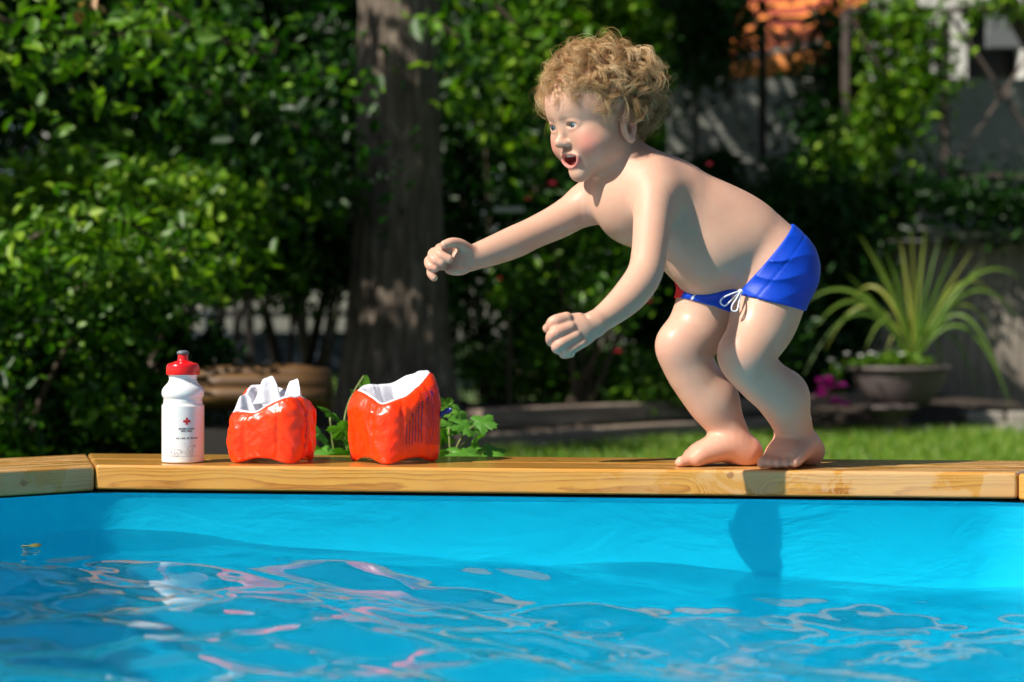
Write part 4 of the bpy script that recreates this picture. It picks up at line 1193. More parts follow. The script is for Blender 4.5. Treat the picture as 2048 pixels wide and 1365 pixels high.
# hanging low boughs of the left tree, in view
def bough(label, pts_, n, size, mat, seed, sp=.10, th=.012):
    r = np.random.default_rng(seed); q = spline([P(*a) for a in pts_], 8)
    o0 = empty('branch', tuple(q[0])); tag(o0, label, 'branch', 'leafy boughs hanging over the garden')
    q = q - q[0]
    MB().tube(q, list(np.linspace(th, .003, len(q))), 6).build('twig', M_twig, o0, True)
    k = r.integers(0, len(q), n); p = q[k] + r.normal(size=(n, 3)) * sp * np.array((1, 1, .8)) - np.array((0, 0, sp * .4))
    leaf_mesh('leaves', p, size, mat, o0, seed=seed, asp=.6)
bough('bough of bright leaves crossing the top left corner', [(-60, 20, 6.2), (80, 60, 6.3), (210, 70, 6.4), (330, 60, 6.5)], 330, .078, ML_lime, 31, .16)
bough('bough of small leaves left of the thick trunk, high up', [(250, -30, 7.5), (400, 60, 7.6), (520, 110, 7.6), (640, 170, 7.8)], 560, .072, ML_mid, 32, .19)
bough('bough of pale leaves close beside the thick trunk', [(380, 170, 7.4), (520, 230, 7.5), (640, 270, 7.6), (705, 320, 7.7)], 320, .075, ML_dark, 33, .17)
bough('bough of bright leaves above the curly head', [(960, -20, 8.8), (1040, 60, 8.8), (1080, 130, 8.9), (1110, 200, 8.9)], 520, .085, ML_lime, 34, .20)
bough('sunlit bough right of the thick trunk', [(870, 40, 8.3), (910, 70, 8.3), (960, 85, 8.3)], 26, .12, ML_mid, 35, .07)
bough('arching bough of pinnate leaves above the bottle', [(60, 480, 6.0), (180, 430, 6.0), (300, 470, 6.1), (380, 560, 6.2)], 420, .060, ML_lime, 36, .10)
bough('long arching bough over the dark gap behind the bottle', [(130, 590, 6.3), (260, 540, 6.3), (380, 500, 6.4), (470, 520, 6.5)], 420, .060, ML_lime, 37, .09)

# ---- shrubs on the left
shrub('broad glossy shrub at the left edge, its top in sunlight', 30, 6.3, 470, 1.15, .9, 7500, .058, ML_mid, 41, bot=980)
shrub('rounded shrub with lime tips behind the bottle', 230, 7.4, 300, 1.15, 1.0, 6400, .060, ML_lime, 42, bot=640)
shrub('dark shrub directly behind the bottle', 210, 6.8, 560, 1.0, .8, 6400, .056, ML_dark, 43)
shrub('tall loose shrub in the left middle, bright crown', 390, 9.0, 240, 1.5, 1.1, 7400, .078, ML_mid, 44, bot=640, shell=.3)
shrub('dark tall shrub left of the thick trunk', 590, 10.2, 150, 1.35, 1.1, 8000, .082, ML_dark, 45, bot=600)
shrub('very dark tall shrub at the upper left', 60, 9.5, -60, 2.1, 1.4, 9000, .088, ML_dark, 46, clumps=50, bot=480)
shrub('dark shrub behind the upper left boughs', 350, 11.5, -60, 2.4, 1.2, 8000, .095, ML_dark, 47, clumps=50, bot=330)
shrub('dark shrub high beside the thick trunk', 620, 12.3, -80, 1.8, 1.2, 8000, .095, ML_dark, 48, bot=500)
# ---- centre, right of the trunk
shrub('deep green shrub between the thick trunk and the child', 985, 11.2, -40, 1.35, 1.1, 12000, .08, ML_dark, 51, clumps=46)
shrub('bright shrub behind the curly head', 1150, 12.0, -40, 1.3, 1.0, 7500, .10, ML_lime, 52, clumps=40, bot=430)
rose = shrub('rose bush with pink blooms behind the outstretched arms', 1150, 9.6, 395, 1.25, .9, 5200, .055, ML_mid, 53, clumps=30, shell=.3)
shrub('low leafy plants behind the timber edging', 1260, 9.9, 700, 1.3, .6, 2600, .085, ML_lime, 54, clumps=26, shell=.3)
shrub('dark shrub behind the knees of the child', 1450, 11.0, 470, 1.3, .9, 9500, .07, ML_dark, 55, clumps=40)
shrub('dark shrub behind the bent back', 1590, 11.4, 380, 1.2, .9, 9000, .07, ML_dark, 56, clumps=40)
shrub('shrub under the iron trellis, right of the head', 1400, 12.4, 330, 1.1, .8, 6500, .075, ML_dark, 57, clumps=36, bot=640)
# pink roses
M_rose = plain('rose_petal', (.72, .12, .22), .5); M_rose2 = plain('rose_petal_deep', (.62, .02, .09), .5)
def rose_flower(x, y, z, r, mat, par, name='rose_bloom'):
    mb = MB(); rr_ = np.random.default_rng(int(abs(x * 997 + z * 131) * 10))
    for ring, (n, rad, tilt) in enumerate(((3, .35, 1.3), (5, .7, .85), (6, 1., .4))):
        for k in range(n):
            a = 2 * math.pi * k / n + ring * .6 + rr_.uniform(-.2, .2); c_, s_ = math.cos(a), math.sin(a); w_ = r * .42
            v = []
            for (u_, h_, ww) in ((.12, 0, .25), (.55 * rad, .25 * math.tan(tilt) * rad, 1.), (rad, .42 * math.tan(tilt) * rad, .75)):
                for sgn in (-1, 1): v.append((x + r * u_ * c_ - sgn * w_ * ww * s_, y + r * u_ * s_ + sgn * w_ * ww * c_, z + r * min(h_, .9)))
            mb.add(v, [(0, 1, 3, 2), (2, 3, 5, 4)])
    return mb.build(name, mat, par, True)
loc_r = np.array(rose.location)
for (px_, py_, d_, r_, m_) in ((1104, 371, 9.1, .036, M_rose), (1056, 400, 9.15, .026, M_rose), (1299, 605, 9.1, .026, M_rose2), (1237, 705, 9.1, .026, M_rose2), (1420, 330, 9.3, .02, M_rose), (1130, 700, 9.1, .03, M_rose), (1000, 560, 9.15, .02, M_rose2)):
    p = P(px_, py_, d_) - loc_r; rose_flower(*p, r_, m_, rose)
# small white board among the roses
pl_ = empty('plant_label', tuple(P(1018, 420, 9.5))); tag(pl_, 'narrow pale board among the dark leaves left of the pink roses', 'board')
MB().box((0, 0, 0), (.17, .03, .028)).build('board', plain('pale_board', (.42, .42, .38), .7), pl_, bevel=.004)
MB().box((0, .03, -.65), (.02, .02, 1.2)).build('stake', M_twig, pl_)

# ---- timber edging: two weathered sleepers running up to the right
M_timber = NT('weathered_timber')
_n = M_timber.noise(M_timber.coord(scale=(1, 14, 14)), 2.4, 5, .6)
M_timber.P(Base_Color=M_timber.ramp(_n, [(.3, (.09, .065, .05)), (.55, (.24, .18, .14)), (.75, (.42, .34, .28))]), Roughness=.85); M_timber.bump(_n, .5, .01); M_timber = M_timber.m
for k, (a, b, lab) in enumerate(((P(900, 893, 8.3), P(1700, 838, 10.6), 'lower weathered timber beam along the flower bed'), (P(880, 868, 8.5), P(1720, 795, 10.9), 'upper weathered timber beam lying behind the lower one'))):
    L = math.hypot(b[0] - a[0], b[1] - a[1]); an = math.atan2(b[1] - a[1], b[0] - a[0]); m_ = (a + b) / 2
    zc = GZ + .052 + .105 * k
    o = MB().box((0, 0, 0), (L, .13 if k == 0 else .12, .10)).build('timber_beam', M_timber, None, loc=(m_[0] + .16 * k, m_[1] + .24 * k, zc), rot=(0, 0, an), bevel=.012)
    tag(o, lab, 'timber', 'timber beams edging the flower bed')
# soil behind the beams
g = NT('bed_soil'); g.P(Base_Color=g.ramp(g.noise(g.coord(), 14, 5), [(.3, (.018, .012, .008)), (.7, (.06, .042, .028))]), Roughness=1); g.bump(g.noise(g.coord(), 22, 5), 1, .04); M_soil = g.m
sx, sy = np.meshgrid(np.linspace(-3.0, 3.2, 60), np.linspace(0, 1.6, 16), indexing='ij')
Yb = 9.3 + .85 * (sx + .3) / 2.4; Yb = np.clip(Yb, 9.0, 10.9)
sz = GZ + .05 + .10 * np.clip(sy / .3, 0, 1) + .02 * np.sin(sx * 7) * np.sin(sy * 9)
ii = np.arange(960).reshape(60, 16)
o = meshobj('soil', np.stack([sx.ravel(), (Yb + sy).ravel(), sz.ravel()], -1), np.stack([ii[:-1, :-1], ii[1:, :-1], ii[1:, 1:], ii[:-1, 1:]], -1).reshape(-1, 4), M_soil, None, True); tag(o, kind='structure')
# gravel strip along the lawn edge and the two stone blocks
M_stone = NT('pale_stone'); _n = M_stone.noise(M_stone.coord(), 16, 6, .65)
M_stone.P(Base_Color=M_stone.ramp(_n, [(.3, (.14, .13, .11)), (.7, (.38, .35, .29))]), Roughness=.9); M_stone.bump(_n, .7, .02); M_stone = M_stone.m
mb = MB(); r = np.random.default_rng(77)
for k in range(520):
    t_ = r.uniform(0, 1); p = P(1560 + 500 * t_, 862 - 6 * t_, 1); d_ = 10.6 + r.normal(0, .22)
    s_ = r.uniform(.02, .055); A_ = Matrix.Rotation(r.uniform(0, 6), 3, Vector(r.normal(size=3)))
    mb.box((p[0] * d_, d_, GZ + s_ * .25), (s_ * 1.5, s_, s_ * .8), M=A_)
o = mb.build('gravel', M_stone, None); tag(o, 'strip of pale gravel between the lawn and the planter', 'gravel', None, 'stuff')
for k, (px_, w_, lab) in enumerate(((1962, .24, 'squared pale stone block on the lawn edge, nearest the planter'), (2052, .22, 'rough stone block at the right edge'))):
    bx_ = P(px_, 845, 10.5)
    o = MB().box((0, 0, 0), (w_, .16, .115)).build('stone_block', M_stone, None, loc=(bx_[0], 10.5, GZ + .056), rot=(0, 0, .12 - .3 * k), bevel=.015); tag(o, lab, 'stone block', 'stone blocks on the lawn edge')

# ---- plank wall on the right with its ledge, ivy and planters
M_oldwood = NT('grey_old_boards'); _n = M_oldwood.noise(M_oldwood.coord(scale=(11, 11, 1.1)), 2.2, 6, .65)
M_oldwood.P(Base_Color=M_oldwood.ramp(_n, [(.28, (.08, .066, .056)), (.52, (.26, .22, .18)), (.74, (.50, .45, .38))]), Roughness=.9); M_oldwood.bump(_n, .6, .015); M_oldwood = M_oldwood.m
wl_ = empty('board_wall', tuple(P(1870, 860, 12.0) * (1, 1, 0) + np.array((0, 0, GZ)))); tag(wl_, 'old grey upright board wall with a stone ledge behind the planter', 'wall')
x0 = P(1560, 0, 12.0)[0] - wl_.location.x; zt = P(0, 478, 12.0)[2] - GZ; r = np.random.default_rng(5); x = x0; k = 0
while x < x0 + 2.5:
    w_ = r.uniform(.07, .13)
    MB().box((0, 0, 0), (w_ - .006, .035, zt - .02 + r.uniform(-.02, 0))).build('board', M_oldwood, wl_, loc=(x + w_ / 2, r.uniform(-.008, .008), zt / 2 - .01), rot=(0, r.uniform(-.01, .01), 0), bevel=.004); x += w_
MB().box((x0 + 1.25, -.03, zt + .025), (2.6, .34, .045)).build('ledge', M_stone, wl_, bevel=.008)
MB().box((x0 + 1.25, .12, zt / 2), (2.6, .12, zt - .03)).build('backing', M_soil, wl_)

# trailing ivy on the ledge
def leafy_patch(name, label, pts_, n, size, mat, seed, sp, cat='climber', group='climbing plants on the terrace'):
    r = np.random.default_rng(seed); A_ = np.array([P(*a) for a in pts_]); o0 = empty(name, tuple(A_[0])); tag(o0, label, cat, group)
    k = r.integers(0, len(A_), n); k2 = np.clip(k + r.integers(-1, 2, n), 0, len(A_) - 1); t = r.uniform(0, 1, (n, 1))
    p = A_[k] * (1 - t) + A_[k2] * t + r.normal(size=(n, 3)) * sp - A_[0]
    leaf_mesh('leaves', p, size, mat, o0, seed=seed)
    q = spline(A_ - A_[0], 5); MB().tube(q, .008, 5).build('stem', M_twig, o0, True)
leafy_patch('ivy', 'dark ivy trailing over the stone ledge at the right', [(1700, 440, 11.8), (1800, 400, 11.7), (1900, 400, 11.8), (2000, 410, 11.8), (2080, 420, 11.8)], 3400, .065, ML_dark, 61, .11)
leafy_patch('climbing_vine', 'bright climbing vine on the trellis, sunlit side', [(1800, 40, 12.0), (1830, 110, 12.0), (1810, 190, 12.0), (1760, 260, 12.0), (1700, 330, 11.9), (1730, 400, 11.9), (1690, 470, 11.8)], 4200, .080, ML_lime, 62, .15)
leafy_patch('climbing_vine', 'dark climbing vine left of the bright one', [(1690, 60, 12.5), (1680, 150, 12.5), (1650, 240, 12.4), (1660, 330, 12.3), (1620, 420, 12.2), (1640, 520, 12.0)], 3400, .085, ML_dark, 63, .15)
leafy_patch('climbing_vine', 'dark leafy vine right of the curly hair', [(1300, -20, 12.8), (1370, 20, 12.8), (1440, 60, 12.8), (1450, 0, 12.8), (1400, 120, 12.8)], 2200, .085, ML_dark, 64, .16)
leafy_patch('climbing_vine', 'bright twigs over the terrace at the top right', [(1950, 20, 11.9), (2010, 15, 11.9), (2070, 25, 11.9)], 260, .07, ML_lime, 65, .06)
leafy_patch('climbing_vine', 'vine low on the board wall behind the planter', [(1620, 560, 11.7), (1680, 520, 11.7), (1730, 560, 11.7), (1650, 640, 11.7)], 1500, .075, ML_mid, 66, .11)

# ---- terrace: grey parapet, iron trellis, white house, awning
M_render = NT('grey_render'); _n = M_render.noise(M_render.coord(), 3, 5)
M_render.P(Base_Color=M_render.ramp(_n, [(.3, (.20, .205, .18)), (.7, (.31, .315, .29))]), Roughness=.9); M_render = M_render.m
M_white2 = NT('white_render'); _n = M_white2.noise(M_white2.coord(), 2, 5)
M_white2.P(Base_Color=M_white2.ramp(_n, [(.3, (.50, .50, .47)), (.7, (.68, .67, .63))]), Roughness=.9); M_white2 = M_white2.m
def wallbox(name, x0_, x1_, y0_, y1_, d, dep, mat, par=None, ground=False, bev=.01):
    a = P(x0_, y0_, d); b = P(x1_, y1_, d); zb = GZ if ground else b[2]
    c = ((a[0] + b[0]) / 2, d + dep / 2, (a[2] + zb) / 2)
    mb = MB(); o = mb.box((0, 0, 0), (abs(b[0] - a[0]), dep, abs(a[2] - zb)))
    o = mb.build(name, mat, None, loc=c, bevel=bev)
    if par: under(o, par)
    return o
pw = wallbox('parapet_wall', 1340, 2300, 158, 330, 14.4, .25, M_render, None, True); tag(pw, 'grey rendered terrace wall behind the iron trellis', 'wall')
M_iron = plain('rusty_iron', (.10, .075, .065), .6)
def trellis(px0, px1, py0, py1, d, label, cross=True):
    a, b = P(px0, py1, d), P(px1, py0, d); t = empty('iron_trellis', (a[0], d, a[2])); tag(t, label, 'trellis', 'rusty iron trellis panels on the terrace')
    W_, H_ = b[0] - a[0], b[2] - a[2]
    for x_ in (0, W_): MB().box((x_, 0, H_ / 2), (.045, .045, H_)).build('post', M_iron, t)
    for z_ in (0.0, H_): MB().box((W_ / 2, 0.002, z_), (W_ - .05, .035, .035)).build('rail', M_iron, t)
    if cross:
        MB().bar((.03, .0, .03), (W_ - .03, .0, H_ - .03), .052, .012).build('brace', M_iron, t)
        MB().bar((.03, .016, H_ - .03), (W_ - .03, .016, .03), .052, .012).build('brace', M_iron, t)
        MB().lathe([(.001, -.02), (.05, -.02), (.05, .02), (.001, .02)], n=12).build('boss', M_iron, t, loc=(W_ / 2, -.01, H_ / 2), rot=(R(90), 0, 0))
trellis(1392, 1523, 40, 330, 13.2, 'iron trellis panel nearest the curly hair')
trellis(1527, 1700, 40, 330, 13.2, 'iron trellis panel half hidden by the dark vine')
trellis(1892, 2120, 20, 352, 11.95, 'large iron trellis panel at the right edge')
trellis(1690, 1888, 20, 352, 11.97, 'iron trellis panel covered by the bright vine')
house = empty('house', tuple(P(1850, 665, 17.5) * (1, 1, 0) + np.array((0, 0, GZ)))); tag(house, 'white rendered house at the top right behind the terrace', 'house')
wallbox('wall', 1735, 1935, -420, 158, 17.5, .3, M_white2, house, True); wallbox('wall', 1935, 2500, -420, 18, 17.5, .3, M_white2, house)
wallbox('wall', 2045, 2500, 18, 158, 17.52, .26, M_white2, house)
wallbox('window_recess', 1936, 2044, 20, 156, 17.9, .1, plain('painted_room_dark', (.02, .018, .016), .5), house, False, 0)  # dark panel in the opening, the gloom of the room is its colour
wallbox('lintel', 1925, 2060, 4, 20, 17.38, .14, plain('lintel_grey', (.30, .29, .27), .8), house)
wallbox('back_wall', 1300, 1735, -420, 160, 19.5, .3, plain('wall_painted_shade', (.12, .10, .085), .9), house, True)  # shade behind the terrace is put into this dark wall colour
wallbox('shutter', 1975, 2120, 20, 96, 16.6, .08, plain('grey_awning', (.13, .14, .15), .7), house)
# orange awning over the terrace
M_awn = NT('awning_cloth'); _w = M_awn.n('ShaderNodeTexWave'); _w.bands_direction = 'Y'; M_awn.l(M_awn.coord(), _w.inputs[0]); _w.inputs['Scale'].default_value = .9; _w.inputs['Distortion'].default_value = .3
M_awn.P(Base_Color=M_awn.ramp(_w.outputs[1], [(.0, (.75, .22, .04)), (.3, (.78, .27, .06)), (.42, (.25, .03, .015)), (.8, (.30, .05, .03))]), Roughness=.7); M_awn = M_awn.m
aw = empty('awning', tuple(P(1600, 60, 15.2))); tag(aw, 'orange and red cloth awning stretched above the terrace', 'awning')
v = []; nu_, nv_ = 30, 12
A0, A1, A2, A3 = P(1460, 122, 14.6), P(1730, 70, 14.6), P(1475, -10, 16.8), P(1745, -80, 16.8)
for i in range(nu_):
    for j in range(nv_):
        u_, t_ = i / (nu_ - 1), j / (nv_ - 1)
        p = (A0 * (1 - u_) + A1 * u_) * (1 - t_) + (A2 * (1 - u_) + A3 * u_) * t_
        p[2] += -.10 * math.sin(math.pi * u_) * math.sin(math.pi * t_) + .02 * math.sin(9 * u_) ; v.append(p - np.array(aw.location))
f = [(i * nv_ + j, (i + 1) * nv_ + j, (i + 1) * nv_ + j + 1, i * nv_ + j + 1) for i in range(nu_ - 1) for j in range(nv_ - 1)]
o = meshobj('cloth', v, f, M_awn, aw, True); m = o.modifiers.new('t', 'SOLIDIFY'); m.thickness = .006
l0, l1 = A0 - np.array(aw.location), A1 - np.array(aw.location)
mb = MB(); mb.bar(tuple(l0), tuple(l1), .05); mb.build('front_rail', plain('pale_rail', (.45, .43, .40), .6), aw)
v = []
for i in range(31):
    u_ = i / 30; p = l0 * (1 - u_) + l1 * u_; v += [p + (0, -.03, -.02), p + (0, -.035, -.20 - .03 * math.sin(u_ * 31.4))]
o = meshobj('valance', v, [(2 * i, 2 * i + 2, 2 * i + 3, 2 * i + 1) for i in range(30)], M_awn, aw, True); m = o.modifiers.new('t', 'SOLIDIFY'); m.thickness = .004

# ---- bowl planter with a strap-leaved plant and flowers
M_pot = NT('dark_planter'); _n = M_pot.noise(M_pot.coord(), 9, 4); M_pot.P(Base_Color=M_pot.mix(_n, (.07, .052, .052), (.13, .105, .10)), Roughness=.55); M_pot = M_pot.m
pc = P(1800, 865, 10.3); pot = empty('urn_planter', (pc[0], 10.3, GZ)); tag(pot, 'dark bowl planter on a narrow foot with flowers, standing on the lawn edge', 'planter')
s_ = 10.3 / FPX
q = spline([(r_ * s_, z_ * s_) for r_, z_ in ((30, 0), (34, 4), (20, 14), (16, 26), (24, 38), (48, 52), (72, 74), (88, 104), (94, 122), (103, 125), (103, 132), (94, 132), (88, 120))], 4)
MB().lathe([tuple(a) for a in q], n=64).build('bowl', M_pot, pot, True)
MB().lathe([(.001, 116 * s_), (86 * s_, 120 * s_)], n=40, cap=False).build('soil', M_soil, pot)
pl = empty('strap_leaf_plant', (pc[0] + 28 * s_, 10.3, GZ + .12 + 115 * s_ - .12)); tag(pl, 'tall plant with arching yellow green strap leaves growing from the bowl planter', 'plant')
M_strap = leaf_material('strap_leaf', (.08, .17, .02), (.17, .29, .035), (.34, .36, .06), .35, .4)
base_ = np.array(pl.location)
ends = [((1620, 671), 605), ((1601, 766), 628), ((1609, 608), 590), ((1770, 711), 662), ((2022, 817), 655), ((2000, 751), 630), ((1993, 682), 610), ((1730, 700), 640), ((1960, 800), 668), ((1650, 700), 612), ((2035, 640), 585), ((1885, 735), 660),
        ((1718, 469), 0), ((1745, 500), 0), ((1788, 535), 0), ((1800, 480), 0), ((1822, 455), 0), ((1850, 458), 0), ((1880, 473), 0), ((1916, 480), 0), ((1945, 500), 0), ((1971, 519), 0), ((1900, 560), 0), ((2040, 557), 560), ((1690, 545), 0), ((1865, 520), 0), ((1930, 560), 0), ((1770, 500), 0), ((1835, 540), 0), ((1705, 600), 585), ((1985, 590), 575)]
V_ = []; F_ = []; cc = []; nv = 0; r = np.random.default_rng(3)
for (ex, ey), apex in ends:
    e = P(ex, ey, 10.3 + r.uniform(-.25, .25)) - base_; s0_ = np.array((r.normal() * .012, r.normal() * .012, .06))
    if apex > 100: A_ = P(0, apex, 10.3)[2] - base_[2]; c_ = np.array((e[0] * .52, e[1] * .5, 2 * A_ - (s0_[2] + e[2]) / 2))
    else: c_ = np.array((e[0] * .30, e[1] * .4, e[2] * .55))
    t_ = np.linspace(0, 1, 26)[:, None]; q = (1 - t_) ** 2 * s0_ + 2 * t_ * (1 - t_) * c_ + t_ ** 2 * e
    n_ = len(q); tg_ = np.gradient(q, axis=0); sd = np.cross(tg_, (0, -1, .3)); sd /= np.linalg.norm(sd, axis=1)[:, None] + 1e-9
    wd_ = .0088 * np.sin(np.linspace(.5, math.pi, n_)) ** .8 + .0012
    nr = np.cross(sd, tg_); nr /= np.linalg.norm(nr, axis=1)[:, None] + 1e-9
    V_.append(np.stack([q + sd * wd_[:, None] + nr * .004, q, q - sd * wd_[:, None] + nr * .004], 1).reshape(-1, 3)); cc.append(np.full(3 * n_, r.uniform(0, 1)))
    for i in range(n_ - 1):
        for a in (0, 1): F_.append((nv + 3 * i + a, nv + 3 * i + a + 1, nv + 3 * i + 4 + a, nv + 3 * i + 3 + a))
    nv += 3 * n_
o = meshobj('leaves', np.vstack(V_), F_, M_strap, pl, True); setcol(o, np.repeat(np.hstack(cc)[:, None], 3, 1))
MB().tube([(0, 0, -.02), (0, 0, .06), (.004, 0, .14)], [.028, .026, .018], 10).build('stem', plain('straw_stem', (.42, .24, .07), .7), pl, True)
p = blob_points(2600, (0, 0, 0), (88 * s_, 80 * s_, 16 * s_), 26, .2, .3, 9)
fo = empty('bedding_plant', (pc[0] - 10 * s_, 10.3, GZ + 138 * s_)); tag(fo, 'low pale green bedding plant with white flowers filling the bowl planter', 'plant'); leaf_mesh('foliage', p, .028, ML_lime, fo, seed=4)
M_wf = plain('white_petal', (.80, .80, .78), .6); M_mg = plain('magenta_petal', (.85, .05, .58), .5)
for (px_, py_) in ((1663, 722), (1695, 710), (1722, 714), (1742, 709), (1752, 712), (1803, 711), (1675, 735)):
    pp = P(px_, py_, 10.12) - np.array(fo.location); rose_flower(*pp, .026, M_wf, fo, 'flower')
pt = empty('petunia', tuple(P(1660, 760, 10.1))); tag(pt, 'cluster of magenta flowers spilling over the left side of the bowl planter', 'flower')
p = blob_points(300, (.02, .02, 0), (.08, .06, .09), 12, .2, .3, 19); leaf_mesh('foliage', p, .03, ML_mid, pt, seed=5)
for (px_, py_) in ((1642, 764), (1655, 768), (1648, 780), (1662, 778), (1650, 792), (1640, 794), (1682, 775), (1672, 803), (1690, 813), (1668, 808), (1656, 762)):
    pp = P(px_, py_, 10.0) - np.array(pt.location); rose_flower(*pp, .050, M_mg, pt, 'flower')
st2 = empty('stone_bowl', (P(1775, 0, 10.0)[0], 9.98, GZ)); tag(st2, 'small grey stone bowl in front of the planter foot', 'bowl')
s2 = 10 / FPX
MB().lathe([tuple(a) for a in spline([(18 * s2, 0), (14 * s2, 20 * s2), (40 * s2, 44 * s2), (56 * s2, 54 * s2), (56 * s2, 60 * s2), (40 * s2, 58 * s2), (.001, 54 * s2)], 4)], n=40).build('basin', M_pot, st2, True)

# ---- left distance: pale house, low grey wall, swing frame, ochre log
nh = empty('house', tuple(P(430, 665, 24) * (1, 1, 0) + np.array((0, 0, GZ)))); tag(nh, 'pale house seen in small gaps through the left trees', 'house')
wallbox('wall', 80, 640, -300, 345, 24, .3, M_white2, nh)
M_blue = NT('blue_grey_wall'); _n = M_blue.noise(M_blue.coord(), 2.2, 5); M_blue.P(Base_Color=M_blue.ramp(_n, [(.3, (.03, .045, .07)), (.7, (.085, .11, .15))]), Roughness=.8); M_blue = M_blue.m
lw = empty('garden_wall', tuple(P(540, 665, 21) * (1, 1, 0) + np.array((0, 0, GZ)))); tag(lw, 'low blue grey wall far behind the orange armbands', 'wall')
wallbox('wall', 330, 700, 676, 728, 21, .25, M_blue, lw, True); wallbox('coping', 326, 704, 664, 676, 20.96, .33, M_blue, lw); 
for k in range(6): wallbox('pillar', 345 + 62 * k, 357 + 62 * k, 634, 664, 21.05, .12, M_blue, lw)
wallbox('top_rail', 340, 690, 622, 634, 21.02, .15, M_blue, lw)
sw = empty('swing_frame', tuple(P(505, 700, 11.2) * (1, 1, 0) + np.array((0, 0, GZ)))); tag(sw, 'dark wooden frame of thin posts standing in the shade left of the trunk', 'frame')
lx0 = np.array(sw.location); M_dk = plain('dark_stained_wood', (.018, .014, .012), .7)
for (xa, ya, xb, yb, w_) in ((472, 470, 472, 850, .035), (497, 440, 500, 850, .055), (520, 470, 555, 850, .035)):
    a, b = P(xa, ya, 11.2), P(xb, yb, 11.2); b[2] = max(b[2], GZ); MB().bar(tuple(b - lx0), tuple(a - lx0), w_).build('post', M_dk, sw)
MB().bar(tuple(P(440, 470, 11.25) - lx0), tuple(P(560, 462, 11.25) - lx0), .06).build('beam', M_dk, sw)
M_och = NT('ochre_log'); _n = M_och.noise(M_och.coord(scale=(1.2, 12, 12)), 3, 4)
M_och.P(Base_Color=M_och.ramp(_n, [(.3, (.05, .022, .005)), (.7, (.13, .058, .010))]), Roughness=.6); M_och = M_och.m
lg = P(525, 835, 6.2)
mb = MB()
for k in range(7):
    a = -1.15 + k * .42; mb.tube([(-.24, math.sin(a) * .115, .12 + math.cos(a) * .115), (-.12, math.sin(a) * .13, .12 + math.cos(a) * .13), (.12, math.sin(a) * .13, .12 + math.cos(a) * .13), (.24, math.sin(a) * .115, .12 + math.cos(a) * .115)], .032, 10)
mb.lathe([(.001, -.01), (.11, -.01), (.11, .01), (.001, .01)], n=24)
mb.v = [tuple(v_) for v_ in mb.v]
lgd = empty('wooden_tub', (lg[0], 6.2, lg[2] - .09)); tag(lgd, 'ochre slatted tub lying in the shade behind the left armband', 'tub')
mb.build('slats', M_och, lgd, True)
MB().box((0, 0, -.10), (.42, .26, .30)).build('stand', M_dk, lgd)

# ---- vine right behind the rim: lobed leaves in focus
def lobed(sz, seed):
    r = np.random.default_rng(seed); pts_ = []
    n = 60
    for k in range(n):
        a = 2 * math.pi * k / n
        lob = .62 + .38 * abs(math.cos(2.5 * (a))) ** .8
        if abs(a - math.pi) < .35: lob *= .35 + 1.5 * abs(a - math.pi)
        lob *= 1 + .07 * ((k % 3) - 1)
        pts_.append((lob * math.cos(a), lob * math.sin(a) * .92))
    V_ = [(0, 0, 0)]; 
    for ring in (.5, 1.):
        for (x, y) in pts_:
            rr_ = math.hypot(x, y) * ring; th = math.atan2(y, x)
            V_.append((x * ring, y * ring, -.22 * rr_ ** 2 + .05 * math.cos(5 * th) * ring + .02 * r.normal()))
    f = [(0, 1 + k, 1 + (k + 1) % n) for k in range(n)] + [(1 + k, 1 + n + k, 1 + n + (k + 1) % n, 1 + (k + 1) % n) for k in range(n)]
    return [(a * sz, b * sz, c * sz) for a, b, c in V_], f
def vine(label, leaves, stems, root_px):
    rp = P(*root_px); o0 = empty('vine', tuple(rp)); tag(o0, label, 'vine', 'vine shoots behind the rim')
    for i, (px_, py_, d_, sz, yaw, tilt, roll) in enumerate(leaves):
        v, f = lobed(sz, i + int(px_))
        o = meshobj('leaf', v, f, ML_vine, o0, True, tuple(P(px_, py_, d_) - rp), (R(tilt), R(roll), R(yaw)))
        setcol(o, np.full((len(v), 3), rnd.uniform(.2, .95)))
    mb = MB()
    for st_ in stems: mb.tube(spline([P(*a) - rp for a in st_], 6), .0022, 6)
    mb.build('stem', plain('vine_stem', (.16, .20, .05), .6), o0, True)
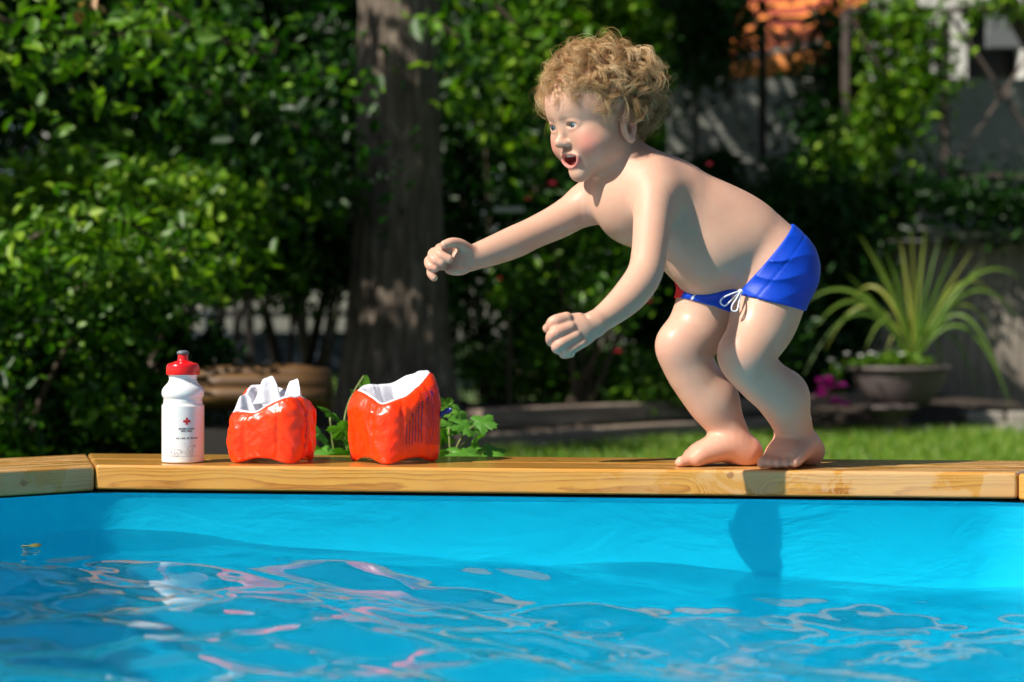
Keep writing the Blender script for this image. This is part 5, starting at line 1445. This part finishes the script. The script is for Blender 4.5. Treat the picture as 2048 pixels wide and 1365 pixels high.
vine('vine shoot with pale lobed leaves between the two armbands', [(664, 826, 3.50, .036, 100, 35, 10), (688, 858, 3.46, .036, 200, 40, -10), (642, 868, 3.52, .030, 60, 50, 20), (706, 838, 3.54, .034, -60, 60, 0), (690, 905, 3.45, .036, 170, 30, 5), (655, 908, 3.5, .034, 20, 38, -8), (722, 880, 3.56, .03, -100, 50, 0), (738, 776, 3.52, .030, 120, 70, 40), (712, 792, 3.52, .018, 60, 60, 30), (630, 905, 3.56, .03, 200, 45, 0), (700, 888, 3.44, .020, 120, 50, 10)],
     [[(690, 960, 3.5), (694, 900, 3.5), (688, 850, 3.49), (700, 800, 3.52), (728, 752, 3.53)], [(690, 960, 3.5), (668, 900, 3.5), (660, 835, 3.5)]], (690, 990, 3.5))
vine('vine shoot with bright lobed leaves right of the wide armband', [(893, 812, 3.52, .028, 150, 62, 10), (898, 850, 3.50, .034, 70, 35, -8), (932, 850, 3.48, .038, 10, 28, 14), (962, 845, 3.50, .034, -20, 40, 6), (886, 872, 3.5, .032, 200, 45, 0), (925, 905, 3.42, .044, -10, 22, 6), (982, 900, 3.5, .036, 30, 25, -6), (880, 905, 3.46, .030, 160, 30, 0), (950, 880, 3.56, .03, 250, 60, 0), (915, 828, 3.56, .03, 40, 55, 0)],
     [[(905, 960, 3.47), (900, 900, 3.47), (898, 855, 3.48)], [(905, 960, 3.47), (912, 900, 3.47), (932, 865, 3.47), (950, 852, 3.48)], [(905, 960, 3.47), (906, 920, 3.47), (935, 880, 3.48), (960, 858, 3.5)]], (905, 990, 3.47))

# dry leaf cluster hanging at the top left
M_dry = leaf_material('dry_leaf', (.20, .10, .05), (.40, .24, .13), (.50, .32, .2), .25)
dl = empty('dry_leaves', tuple(P(172, 0, 5.4))); tag(dl, 'curled brown dry leaves hanging at the top left corner', 'leaves')
r = np.random.default_rng(8); p = np.array([P(x, y, 5.4) for x, y in ((165, 8), (178, 14), (160, 30), (190, 6), (203, 18), (172, -4), (155, 38))]) - np.array(dl.location)
leaf_mesh('leaf', p, .052, M_dry, dl, asp=.5, seed=2)
